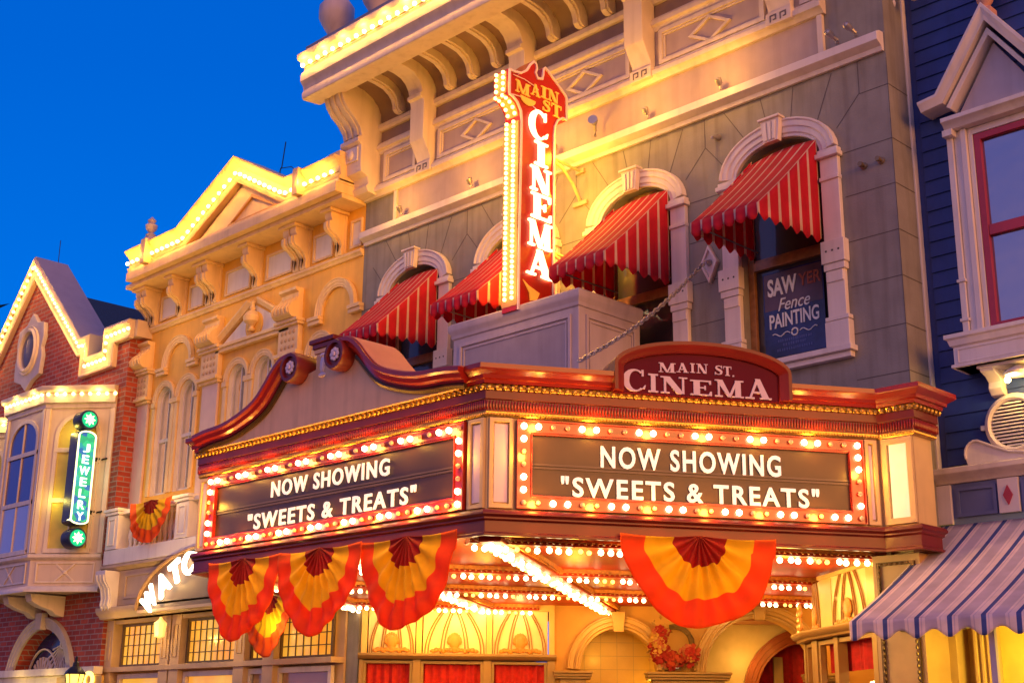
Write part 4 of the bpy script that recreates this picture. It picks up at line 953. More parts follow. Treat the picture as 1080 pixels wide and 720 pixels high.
mb.box(LOB, 0, 3.42, 3.642, 3.754, -.06, .04); mb.build('crown_post', mat('crown_post_gold', (.70, .46, .14), .4), LB, bevel=.004)
for u in (.6, 1.7, 2.8): lamp(LOB.p(u, 3.5, .38), 3.0, LB, col=(1, .66, .2))
# -- octagonal ticket booth on the right
K = Vector((-10.4, 16.25)); d1 = (Vector((-8.63, 14.93))-K).normalized(); d2 = (K-Vector((-11.64, 17.58))).normalized()
K0 = K-d2*.75; BF = F((K.x, K.y, 0), (d1.x, d1.y, 0), (0, 0, 1)); BE = F((K0.x, K0.y, 0), (d2.x, d2.y, 0), (0, 0, 1))
TB = thing('ticket_booth', (K.x, K.y, 0), 'octagonal ticket booth with gothic cream crown, shells and red curtain, beside the right pier', 'ticket booth')
Kn = d1.x*0; bp_ = [(K0.x, K0.y), (K.x, K.y), tuple(K+d1*2.25), tuple(K+d1*2.25+Vector((.3, .9))), (K0.x+1.2, K0.y+.9)]
mb = MB(); mb.sweep(WORLD, [tuple(K+d1*2.3), tuple(K), tuple(K0), tuple(K0+Vector((.3, .9)))], [(-.2, 2.86), (.08, 2.86), (.09, 2.89), (.13, 2.91), (.16, 2.95), (.16, 2.98), (-.2, 2.98)]); mb.build('ledge', olive, TB, bevel=.006)
mb = MB()
for u in (0.07, .82, 2.1): mb.box(BF, u-.07, u+.07, 0, 2.855, -.14, 0)
mb.box(BE, 0, .12, 0, 2.855, -.12, 0); mb.box(BE, .62, .74, 0, 2.855, -.12, 0)
frame(mb, BF, .15, 2.03, 1.0, 2.84, .06, -.1, -.02); frame(mb, BE, .13, .61, 1.0, 2.84, .05, -.1, -.02); mb.build('booth_frame', olive, TB, bevel=.006)
curtain(TB, BF, .16, 2.0, 2.42, 2.8, -.2); curtain(TB, BF, .16, .5, 0.8, 2.8, -.3); curtain(TB, BE, .14, .6, .8, 2.8, -.2)
mb = MB(); mb.box(BF, .1, 2.1, 1, 2.9, -1.1, -1.05); mb.build('booth_back', mat('booth_red', (.25, .02, .01), .6), TB, smooth=False)
bulbs(TB, [BF.p(.75+.075*i, 2.28+.004*i, -.5) for i in range(16)], .02, bulbs_); lamp(BF.p(1.3, 2.5, -.6), 3, TB, col=(1, .5, .15))
CF = F((K.x+d1.x*.12+.05, K.y+d1.y*.12+.09, 0), (d1.x, d1.y, 0), (0, 0, 1)); q = CF.p(0, 0, 0); q2 = q-Vector((d2.x, d2.y, 0))*.62
CE = F(q2, (d2.x, d2.y, 0), (0, 0, 1))
crown_panel(TB, CF, .42, 1.62, 2.985, 3.70, .0); crown_panel(TB, CE, .02, .60, 2.985, 3.66, .0)
mb = MB(); mb.box(CF, 0, .42, 2.985, 3.70, -.06, .01); mb.box(CF, 1.62, 2.2, 2.985, 3.7, -.06, .01); mb.box(CF, -.01, 2.2, 3.67, 3.72, -.04, .04); mb.build('crown_rail', mat('crown_post_gold', (1, 1, 1)), TB, bevel=.004)
mb = MB()
for k in range(14): mb.ell(BE, (-.02+.05*(k % 5), 3.0+.09*(k//3), .05), (.06, .06, .03), 6, 4)
mb.build('leaf_ornament', mat('shell_orange_gilt', (1, 1, 1)), TB)
lamp(CF.p(.9, 3.5, .40), 2.4, TB, col=(1, .62, .14)); lamp(CF.p(1.5, 3.35, .5), 1.2, TB, col=(1, .62, .14))
# wreath
WR = thing('flower_wreath', tuple(LOB.p(5.45, 2.95, .2)), 'wreath of red and orange artificial flowers hung on the pier between the entrance arches', 'wreath')
rnd = random.Random(3)
cols = [mat('petal_red', (.26, .005, .005), .8), mat('petal_coral', (.34, .035, .012), .8), mat('petal_pink', (.36, .10, .05), .8), mat('petal_gold', (.40, .22, .04), .7)]
mb = MB(); cw = (5.50, 3.10)
mb.tube([LOB.p(cw[0]+.30*math.cos(t*PI/10), cw[1]+.30*math.sin(t*PI/10), .17) for t in range(20)], .05, 6, closed=True); mb.build('wreath_ring', mat('wreath_vine', (.12, .07, .02), .8), WR)
for k in range(85):
    a = rnd.uniform(.68, 1.9)*PI; r_ = .30+rnd.uniform(-.10, .10); c = (cw[0]+r_*math.cos(a), cw[1]+r_*math.sin(a)); s = rnd.uniform(.05, .10); b = MB()
    ax = Vector((rnd.uniform(-.5, .5), rnd.uniform(-.5, .5), 1)).normalized(); fl = F(LOB.p(c[0], c[1], .24+rnd.uniform(-.05, .08)), LOB.U, LOB.V)
    for j in range(7):
        an = j*2*PI/7+rnd.random(); q = s*.62
        P0 = fl.p(0, 0, .0); P1 = fl.p(s*math.cos(an-.45), s*math.sin(an-.45), rnd.uniform(.01, .05)); P2 = fl.p(s*1.25*math.cos(an), s*1.25*math.sin(an), rnd.uniform(-.02, .05)); P3 = fl.p(s*math.cos(an+.45), s*math.sin(an+.45), rnd.uniform(.01, .05))
        b.add([P0, P1, P2, P3], [(0, 1, 2, 3)])
    b.ell(fl, (0, 0, .02), (s*.35, s*.35, s*.3), 6, 4); b.build('flower', cols[(rnd.randrange(4) if a > 1.0*PI else 3-rnd.randrange(2)) if k % 3 else 0], WR)
mb = MB()
for k in range(40):
    a = rnd.uniform(.6, 1.9)*PI; r_ = .36+rnd.uniform(-.16, .2); c = LOB.p(cw[0]+r_*math.cos(a), cw[1]+r_*math.sin(a), .2); v = Vector((rnd.uniform(-1, 1), rnd.uniform(-1, 1), rnd.uniform(-1, 1))).normalized()*.11; n_ = v.orthogonal().normalized()*.025
    mb.add([c, c+v*.5+n_, c+v, c+v*.5-n_], [(0, 1, 2, 3)])
build_each(mb, 'leaf', mat('dried_leaf', (.30, .16, .04), .7), WR)
# right-hand ground pilaster below the marquee pier
mb = MB(); pf = FACE(14.55)
mb.box(WORLD, -8.42, -7.80, 14.55, 15.3, 0, 3.685); PP = mb.build('entrance_pier', mat('pier_ochre', (.56, .36, .15), .5, bump=.1), LB, smooth=False)
mb = MB(); frame(mb, pf, -8.36, -7.86, .5, 3.60, .035, .001, .03)
for s in (-8.325, -7.895):
    z = 1.2
    while z < 3.56: mb.ell(pf, (s, z, .03), (.02, .03, .018), 6, 4); z += .07
z = -8.3
while z < -7.9: mb.ell(pf, (z, 3.575, .03), (.03, .02, .018), 6, 4); z += .07
mb.build('bead_border', mat('dark_bronze_bead', (1, 1, 1)), PP)

# =================================================================== YELLOW BUILDING (watch shop)
YB = thing('yellow_building', (-23.1, 17, 0), 'ochre and cream two storey shop building with bulb lined broken pediment and arched windows', 'building')
fy = FACE(15.0)
XL, XR = -27.3, -19.145
GC = [-25.6, -22.75, -19.9]
wins = []
for g in GC:
    for s in (-.47, .47):
        if g+s+.33 < XR: wins.append(g+s)
mb = MB(); wall_open(mb, fy, XL, XR, 4.0, 11.4, [(c, .33, 6.5, 8.62, .33) for c in wins], .35); mb.build('wall', yelw, YB, smooth=False)
mb = MB(); mb.box(WORLD, XL, XR, 15.6, 15.65, 0, 11.4); mb.box(WORLD, XL, XR, 15.0, 19, 11.42, 11.6); mb.add([(XL, 15, 4), (XL, 19, 4), (XL, 19, 11.4), (XL, 15, 11.4)], [(0, 1, 2, 3)]); mb.build('core', darkin, YB, smooth=False)
pinkp = mat('rose_cream_pilaster', (.70, .50, .42), .5, var=.05, bump=.08, streak=.2)
mb = MB()
for c in wins:
    archtrim(mb, fy, c, .33, 8.62, 8.62, .33, .13, .002, .07, 2, 16)
    for s in (-1, 1):
        u = sorted((c+s*.33, c+s*.46)); mb.box(fy, u[0], u[1], 6.5, 8.50, .002, .05); mb.box(fy, u[0]-.02, u[1]+.02, 8.50, 8.615, .002, .08); 
for g in (GC[0], GC[2]):
    archtrim(mb, fy, g, .45, 9.38, 9.42, .45, .17, .002, .10, 3, 20)
    for s in (-1, 1): u = sorted((g+s*.45, g+s*.82)); mb.box(fy, u[0], u[1], 9.22, 9.30, .002, .10); mb.box(fy, u[0], u[1], 9.303, 9.377, .002, .13)
g = GC[1]+.1
mb.box(fy, g-1.32, g+1.32, 9.28, 9.36, .002, .12); mb.box(fy, g-1.36, g+1.36, 9.363, 9.43, .002, .16)
for pth in ([(g-1.36, 9.43), (g-.12, 10.12)], [(g+.12, 10.12), (g+1.36, 9.43)]): mb.sweep(fy, pth, [(0, .002), (0, .10), (.05, .12), (.09, .16), (.13, .16), (.13, .002)])
mb.build('window_surround', yelcr, YB, bevel=.006)
mb = MB(); mb.prism(fy, [(g-1.25, 9.435), (g+1.25, 9.435), (g, 10.1)], .002, .04); mb.build('pediment_field', pinkwht, YB, smooth=False)
mb = MB(); mb.lathe(fy.p(g, 9.52, .12), [(.08, 0), (.1, .03), (.05, .06), (.05, .1), (.17, .2), (.19, .3), (.13, .4), (.05, .45), (.07, .5), (.04, .56), (.06, .62), (.0, .68)], 14); mb.build('urn', yelcr, YB)
mb = MB(); mb.lathe(fy.p(g, 9.66, .04), [(.30, 0), (.30, .03), (.26, .035), (.0, .03)], 20, (0, -1, 0)); mb.build('urn_niche', yelw, YB)
for c in wins:
    b = MB(); fr = fy.off(-.13); b.sweep(fr, archpath(c, .33, 6.5, 8.62, .33, 12), [(0, -.04), (0, .04), (-.055, .04), (-.055, -.04)]); b.box(fr, c-.018, c+.018, 6.5, 8.9, -.02, .035)
    b.sweep(fy, archpath(c, .33, 6.5, 8.62, .33, 12), [(.0, -.3), (.0, .001), (-.014, .001), (-.014, -.3)]); b.box(fr, c-.3, c+.3, 7.70, 7.78, -.02, .045); b.box(fr, c-.3, c+.3, 6.5, 6.57, -.02, .04); wf = b.build('window', pinkwht, YB, bevel=.004)
    b = MB(); b.add([fr.p(u, v, 0) for u, v in archpath(c, .30, 6.52, 8.6, .31, 10)], [tuple(range(13))]); b.build('pane', skyglass, wf, smooth=False)
mb = MB()
for x in (-27.02, -24.17, -21.33):
    mb.box(fy, x-.30, x+.30, 4.8, 8.66, .002, .06)
build_each(mb, 'pilaster_shaft', pinkp, YB, bevel=.006)
for x in (-27.02, -24.17, -21.33):
    b = MB(); b.box(fy, x-.33, x+.33, 8.80, 9.34, .002, .12); 
    for z0, z1, o in ((8.66, 8.72, .10), (8.723, 8.797, .17), (9.343, 9.40, .16), (9.403, 9.47, .20)): b.box(fy, x-.33-o*.3, x+.33+o*.3, z0, z1, .002, o+.02)
    b.prism(OUTL(x+.29, 15), [(.0, 9.475), (.26, 9.475), (.34, 9.53), (.36, 9.64), (.30, 9.75), (.18, 9.84), (.13, 9.92), (.12, 10.02), (.20, 10.06), (.20, 10.12), (0, 10.12)], 0, .58)
    for k in range(5): b.prism(OUTL(x+.26-k*.12, 15), [(.28, 9.50), (.37, 9.55), (.39, 9.64), (.32, 9.76), (.20, 9.86), (.15, 9.94), (.1, 9.9)], 0, .05)
    cp = b.build('capital', yelcr, YB, bevel=.006)
    b = MB()
    for i in range(4):
        for j in range(3): b.ell(fy, (x-.2+.13*i, 8.92+.15*j, .12), (.05, .05, .02), 6, 4)
    b.build('capital_pattern', mat('pattern_ochre', (.58, .36, .16), .5), cp)
# frieze with brackets
mb = MB(); mb.sweep(WORLD, [(XR, 15), (XL, 15)], [(.002, 10.34), (.05, 10.35), (.07, 10.40), (.10, 10.42), (.10, 10.47), (.002, 10.48)])
for a, b in ((-26.55, -25.85), (-25.35, -24.75), (-23.9, -22.95), (-22.38, -21.45), (-20.75, -20.1), (-19.55, -19.2)): frame(mb, fy, a, b, 10.56, 11.14, .05, .002, .05)
mb.build('frieze_moulding', yelcr, YB, bevel=.005)
mb = MB()
for a, b in ((-26.55, -25.85), (-25.35, -24.75), (-23.9, -22.95), (-22.38, -21.45), (-20.75, -20.1), (-19.55, -19.2)): mb.box(fy, a+.05, b-.05, 10.61, 11.09, .002, .012)
build_each(mb, 'frieze_panel', pinkwht, YB, smooth=False)
def ybracket(x, hw, double=False):
    b = MB(); P = [(.0, 10.46), (.10, 10.48), (.13, 10.56), (.11, 10.66), (.15, 10.76), (.25, 10.86), (.38, 10.92), (.43, 10.99), (.43, 11.10), (.36, 11.13), (.40, 11.2), (.40, 11.30), (.0, 11.30)]
    for s in ((-1, 1) if double else (0,)):
        c = x+s*.12; b.prism(OUTL(c+hw, 15), P, 0, 2*hw)
        b.prism(OUTL(c+hw*.35, 15), [(p[0]+.025, p[1]-.01) for p in P[2:10]]+[(.1, 11.1)], 0, hw*.7)
    b.box(fy, x-(.28 if double else .17), x+(.28 if double else .17), 11.30, 11.36, .002, .48)
    b.box(fy, x-(.24 if double else .12), x+(.24 if double else .12), 10.5, 11.3, .002, .06)
    return b.build('bracket', yelcr, YB, bevel=.008)
for x, d in ((-26.88, 1), (-25.6, 0), (-24.33, 1), (-22.66, 0), (-21.1, 1), (-19.82, 0)): ybracket(x, .10, bool(d))
# cornice: straight bed, raking bulb-lined cyma
mb = MB(); mb.box(WORLD, -27.25, XR, 14.4, 15.0, 11.365, 11.46); mb.box(WORLD, -26.98, XR, 14.24, 15.0, 11.463, 11.66); mb.box(WORLD, -26.9, XR, 14.3, 15, 11.663, 11.75)
mb.prism(FACE(14.45), [(-24.5, 11.7), (-20.95, 11.7), (-22.62, 12.72)], -.3, 0); mb.build('cornice_bed', yelcr, YB, bevel=.01)
rk = [(-27.06, 11.70), (-24.72, 11.70), (-22.72, 12.70), (-20.92, 11.70), (XR, 11.70)]
mb = MB(); mb.sweep(FACE(14.45), rk, [(0, -.5), (0, .12), (.04, .14), (.10, .16), (.12, .10), (.32, .12), (.40, .20), (.46, .27), (.50, .28), (.50, -.5)])
mb.box(WORLD, -20.42, -20.24, 14.12, 14.9, 11.68, 12.24); mb.box(WORLD, -26.22, -26.02, 14.12, 14.9, 11.68, 12.26)
mb.box(WORLD, -19.5, XR, 14.3, 14.9, 12.2, 12.32); mb.build('raking_cornice', yelcr, YB, bevel=.008)
mb = MB(); tp = [(-23.1, 11.82), (-22.25, 12.32), (-21.3, 11.82)]
mb.sweep(FACE(14.448), tp, [(0, .0), (0, .05), (-.06, .05), (-.06, .0)], closed=True, flip=False); mb.build('pediment_frame', mat('deep_ochre', (.55, .27, .06), .5), YB)
LS = thing('light_string', (-27, 14.3, 11.8), 'zigzag row of bulbs along the pediment of the yellow building', 'light string')
pts = [FACE(14.45).p(p.x, p.y, .17) for p in along([(a, b+.21) for a, b in rk], .215, start=.03)]
bulbs(LS, pts, .045, bulbs_)
mb = MB(); mb.tube([FACE(14.45).p(a, b+.17, .15) for a, b in rk], .012, 5); mb.build('cable', gold, LS)
for p in along([(a, b+.22) for a, b in rk], .55, start=.2): lamp(FACE(14.45).p(p.x, p.y, .34), 4, LS, r=.07, col=(1, .46, .06))
mb = MB(); mb.box(WORLD, -26.22, -26.02, 14.2, 14.4, 12.26, 12.34); mb.lathe((-26.12, 14.3, 12.34), [(.10, 0), (.12, .05), (.05, .10), (.13, .2), (.14, .28), (.07, .33), (.10, .40), (.05, .45), (.0, .5)], 12); mb.build('roof_finial', lilac, label='small grey stone finial on the left end of the yellow building cornice', cat='finial')
# balcony
mb = MB()
for x in (-26.72, -23.9):
    mb.box(WORLD, x-.24, x+.24, 14.35, 14.9, 5.30, 6.04); mb.box(WORLD, x-.28, x+.28, 14.31, 14.94, 6.045, 6.11); mb.box(WORLD, x-.31, x+.31, 14.28, 14.97, 6.113, 6.18)
    frame(mb, FACE(14.35), x-.14, x+.14, 5.38, 5.96, .03, .001, .02)
mb.box(WORLD, -26.48, -24.14, 14.42, 14.8, 6.05, 6.13); mb.box(WORLD, -23.66, -19.3, 14.42, 14.8, 6.05, 6.13)
mb.box(WORLD, -27.0, -19.2, 14.36, 15.0, 4.98, 5.29)
for k in range(11):
    x = -26.3+k*.20
    mb.lathe((x, 14.6, 5.3), [(.06, 0), (.06, .05), (.035, .1), (.075, .3), (.035, .5), (.03, .62), (.06, .7), (.06, .74)], 8)
for k in range(20):
    x = -23.5+k*.21; mb.lathe((x, 14.6, 5.3), [(.06, 0), (.06, .05), (.035, .1), (.075, .3), (.035, .5), (.03, .62), (.06, .7), (.06, .74)], 8)
mb.build('balcony', pinkwht, YB, bevel=.008)
mb = MB(); mb.sweep(WORLD, [(XR, 14.5), (XL+.3, 14.5), (XL+.3, 15)], [(0, 4.84), (.05, 4.85), (.10, 4.90), (.13, 4.91), (.13, 4.975), (0, 4.98)])
mb.box(WORLD, -26.9, XR, 14.5, 15, 4.10, 4.84); mb.sweep(WORLD, [(XR, 14.5), (XL+.3, 14.5), (XL+.3, 15)], [(0, 3.83), (.06, 3.83), (.08, 3.90), (.12, 3.94), (.14, 4.02), (.14, 4.07), (0, 4.09)])
frame(mb, FACE(14.5), -26.2, -25.0, 4.22, 4.74, .05, .001, .03); mb.build('shopfront_fascia', mat('fascia_buff', (.52, .36, .22), .5, bump=.1), YB, bevel=.008)
mb = MB(); P = [(.0, 3.95), (.14, 4.0), (.20, 4.12), (.18, 4.25), (.22, 4.45), (.34, 4.62), (.36, 4.75), (.36, 4.83), (0, 4.83)]
mb.prism(OUTL(-26.48, 14.52), P, 0, .42)
for k in range(3): mb.prism(OUTL(-26.52-k*.14, 14.52), [(p[0]+.03, p[1]) for p in P[1:7]]+[(.1, 4.6)], 0, .06)
mb.build('scroll_corbel', pinkwht, YB, bevel=.008)
for x in (-26.0, -24.2, -22.3, -20.4): lamp((x, 13.95, 6.35), 7, YB, col=(1, .58, .16), r=.12); lamp((x+.4, 14.15, 10.15), 4, YB, col=(1, .56, .12), r=.12)  # added fill lamps without fittings, brightening the yellow wall and frieze
# shop windows with leaded amber glass
fs_ = FACE(14.9)
mb = MB(); segs = [(-26.75, -24.95), (-24.15, -22.2), (-21.9, -21.3), (-20.95, -19.35)]
mb.box(WORLD, XL, XR, 14.95, 15.0, 0, 3.82)
for x in (-27.05, -24.75, -24.35, -22.05, -21.1): mb.box(WORLD, x-.17, x+.17, 14.7, 14.95, 0, 3.83); frame(mb, FACE(14.7), x-.09, x+.09, 2.98, 3.62, .02, .001, .02)
mb.box(WORLD, XL, XR, 14.66, 14.95, 2.74, 2.84); mb.box(WORLD, XL, XR, 14.72, 14.95, 3.74, 3.825)
mb.build('shopfront', mat('shopfront_buff', (.58, .38, .20), .5, bump=.1), YB, bevel=.006)
for a, b in segs:
    m = MB(); frame(m, fs_, a, b, 2.845, 3.735, .05, .002, .06)
    n = max(2, round((b-a)/.22))
    for i in range(1, n): x = a+(b-a)*i/n; m.box(fs_, x-.009, x+.009, 2.87, 3.71, .005, .03)
    for z in (3.07, 3.29, 3.51): m.box(fs_, a+.03, b-.03, z-.009, z+.009, .006, .028)
    o = m.build('leaded_window', mat('lead_came', (.12, .07, .03), .5), YB)
    m = MB(); m.box(fs_, a+.03, b-.03, 2.86, 3.72, -.01, .008); m.build('amber_pane', amber, o, smooth=False)
    m = MB(); frame(m, FACE(14.9), a-.02, b+.02, 1.0, 2.70, .10, .002, .08); m.build('lower_window_frame', cream, YB, bevel=.006)
    m = MB(); m.box(fs_, a+.1, b-.1, 1.1, 2.60, -.01, .008); m.build('lower_pane', amber if a < -22.1 else glass('warm_glass', (.4, .2, .06), .1), YB, smooth=False)
for x in (-26.2, -24.55, -22.05, -20.2): lamp((x, 14.0, 3.4), 6, YB, col=(1, .6, .12))  # added lamps brighten the shopfront; only the lantern has a fitting
mb = MB(); mb.lathe((-24.55, 14.45, 3.35), [(.03, 0), (.1, .03), (.13, .3), (.05, .36), (.02, .42)], 8); mb.build('wall_lantern', mat('lantern_glow', (1, .8, .4), .4, emit=(1, .5, .10), estr=1.4), YB)
# watch sign
WA = thing('watch_shop_sign', (-23.3, 14.3, 4.1), 'arched shop sign with glowing white letters reading WATCH on the yellow building', 'sign')
fw2 = FACE(14.36)
sgn = lambda t, k: (-22.8-2.55*k*math.cos(t), 3.93+1.12*math.sin(t)*(1+(k-1)*2.0))
mb = MB(); n = 30
outer = [sgn(PI*i/n, 1.0) for i in range(n+1)]
mb.prism(fw2, outer, -.14, 0); bd = mb.build('sign_board', mat('sign_umber', (.16, .09, .05), .5), WA, smooth=False)
mb = MB(); mb.sweep(fw2, outer, [(0, -.16), (0, .05), (.02, .06), (.045, .06), (.045, -.16)]); mb.build('sign_rim', mat('rim_umber', (.34, .19, .08), .5), WA)
mb = MB(); mb.sweep(fw2, [(-25.3, 3.93), (-20.3, 3.93)], [(0, 0), (0, .04), (-.06, .04), (-.06, 0)]); mb.build('sign_foot', mat('fascia_buff', (1, 1, 1)), WA)
for ch, cx_, cz_, an, ww in (('W', -24.76, 4.10, 42, .50), ('A', -24.27, 4.40, 33, .44), ('T', -23.83, 4.60, 25, .40), ('C', -23.38, 4.73, 16, .40), ('H', -22.9, 4.80, 8, .40)):
    a = math.radians(an); fl = F(fw2.p(cx_, cz_, 0), (math.cos(a), 0, math.sin(a)), (-math.sin(a), 0, math.cos(a)))
    sans(ch, 'letter', watchl, WA, fl, -ww/2, ww/2, -.23, .23, w=.06, ext=.03, fat=.03)
for x, z in ((-24.9, 4.1), (-24.2, 4.4), (-23.4, 4.7)): lamp((x, 14.0, z), 5, WA, col=(1, .6, .2))

# =================================================================== BRICK BUILDING (jeweller)
BB = thing('brick_building', (-32, 17, 0), 'red brick gabled building with bulb lit coping, oval medallion and cream bay windows', 'building')
by = 14.6; fbk = FACE(by)
cop = [(-36.0, 9.6), (-34.9, 10.5), (-32.35, 13.44), (-29.33, 10.62), (-28.88, 10.62), (-28.88, 10.06), (-28.14, 10.06), (-28.14, 10.62), (-27.02, 10.62)]
def shrink(P, d): return [(a, b-d) for a, b in P]
mb = MB(); arcb = archpath(-29.85, 1.42, 0, 2.35, 1.42, 20)
ol = [(-50, 0), (-50, 9.2), (-36.0, 9.2)] + [(a, b-.3) for a, b in cop[1:]] + [(-27.17, 10.3), (-27.17, 0)]
mb.prism(fbk, [(-50, 4.2), (-50, 9.2), (-36.0, 9.2)] + [(a, b-.28) for a, b in cop[1:-1]] + [(-27.17, 10.34), (-27.17, 4.2)], -.6, 0)
wall_open(mb, fbk, -50, -27.17, 0, 4.2, [(-29.85, 1.42, 0, 2.35, 1.42)], .35)
mb.add([(-27.17, 14.6, 0), (-27.17, 16.5, 0), (-27.17, 16.5, 4.2), (-27.17, 14.6, 4.2)], [(0, 1, 2, 3)]); mb.add([(-27.17, 15.19, 4.2), (-27.17, 16.5, 4.2), (-27.17, 16.5, 10.3), (-27.17, 15.19, 10.3)], [(0, 1, 2, 3)])
mb.build('wall', brick, BB, smooth=False)
mb = MB(); mb.sweep(fbk, cop, [(0, -.75), (0, .16), (-.05, .20), (-.10, .20), (-.12, .12), (-.36, .10), (-.40, .14), (-.44, .12), (-.44, -.0), (-.30, -.0), (-.30, -.75)])
mb.box(WORLD, -27.32, -26.90, 14.6, 15.6, 10.22, 10.618); mb.build('coping', mat('coping_cream', (.62, .46, .32), .55, var=.05, bump=.1, streak=.2), BB, bevel=.008)
LS = thing('light_string', (-32, 14.3, 9.9), 'steep zigzag row of bulbs following the brick gable coping', 'light string')
cp2 = [(a, b-.23) for a, b in cop[1:]]; cp2[3] = (-28.98, 10.4); cp2[4] = (-28.98, 9.85); cp2[5] = (-28.03, 9.85); cp2[6] = (-28.03, 10.38)
pts = [fbk.p(p.x, p.y, .155) for p in along(cp2, .19)]; bulbs(LS, pts, .042, bulbs_)
mb = MB(); mb.tube([fbk.p(a, b, .13) for a, b in cp2], .012, 5); mb.build('cable', gold, LS)
for p in along(cp2, .6, start=.2): lamp(fbk.p(p.x, p.y, .36), 3.6, LS, r=.07, col=(1, .5, .1))
lamp((-26.95, 14.75, 10.45), 9, LS, col=(1, .5, .1))
mb = MB(); mb.sweep(fbk, [(a, b+.004) for a, b in cop], [(.0, -.76), (.0, .15), (.014, .15), (.014, -.76)]); mb.build('coping_top', mat('dimmed_coping_lilac', (.28, .25, .29), .6, var=.06), BB)  # thin darker sheet put in to dim the lit coping top
# medallion
MD = [(-.72, -.95), (-.3, -1.12), (0, -1.42), (.3, -1.12), (.72, -.95), (.78, -.3), (.68, 0), (.78, .35), (.72, .85), (.3, .98), (.15, 1.18), (0, 1.35), (-.15, 1.18), (-.3, .98), (-.72, .85), (-.78, .35), (-.68, 0), (-.78, -.3)]
mc = (-32.15, 10.85)
mb = MB(); mb.prism(fbk, [(mc[0]+a*.95, mc[1]+b*.75) for a, b in MD], 0, .12); md = mb.build('medallion', mat('medallion_stone', (.5, .44, .48), .6, bump=.15), BB, bevel=.02)
mb = MB()
el = [(mc[0]+.40*math.cos(t*PI/12), mc[1]+.50*math.sin(t*PI/12)) for t in range(24)]
mb.sweep(fbk, el, [(0, .10), (0, .20), (.05, .22), (.10, .16), (.14, .18), (.14, .10)], closed=True, flip=True); mb.build('oval_ring', cream, md)
mb = MB(); mb.ell(fbk, (mc[0], mc[1], .12), (.36, .46, .05), 20, 10); mb.build('oval_boss', mat('oval_dark', (.10, .07, .07), .3), md)
# roofs behind
mb = MB(); mb.prism(FACE(19), [(-44, 9), (-42, 15.9), (-39.2, 15.05), (-34.5, 13.45), (-34.1, 13.45), (-33.2, 13.0), (-33, 9)], -.5, 0); mb.build('roof', navy, BB, smooth=False)
mb = MB(); mb.tube([(-38.55, 18, 13.5), (-38.6, 18, 16.5)], .012, 5); mb.build('roof_aerial', iron, label='thin upright aerial above the brick gable', cat='aerial', group=None)
mb = MB(); mb.tube([(-22.1, 14.9, 12.1), (-22.0, 14.9, 12.95), (-21.95, 14.9, 13.0), (-21.86, 14.9, 13.55)], .012, 5); mb.tube([(-22.0, 14.9, 12.98), (-21.6, 14.9, 12.9), (-21.1, 14.9, 12.5)], .01, 5); mb.build('lightning_rod', iron, label='thin bent rod with cable behind the yellow pediment', cat='aerial')
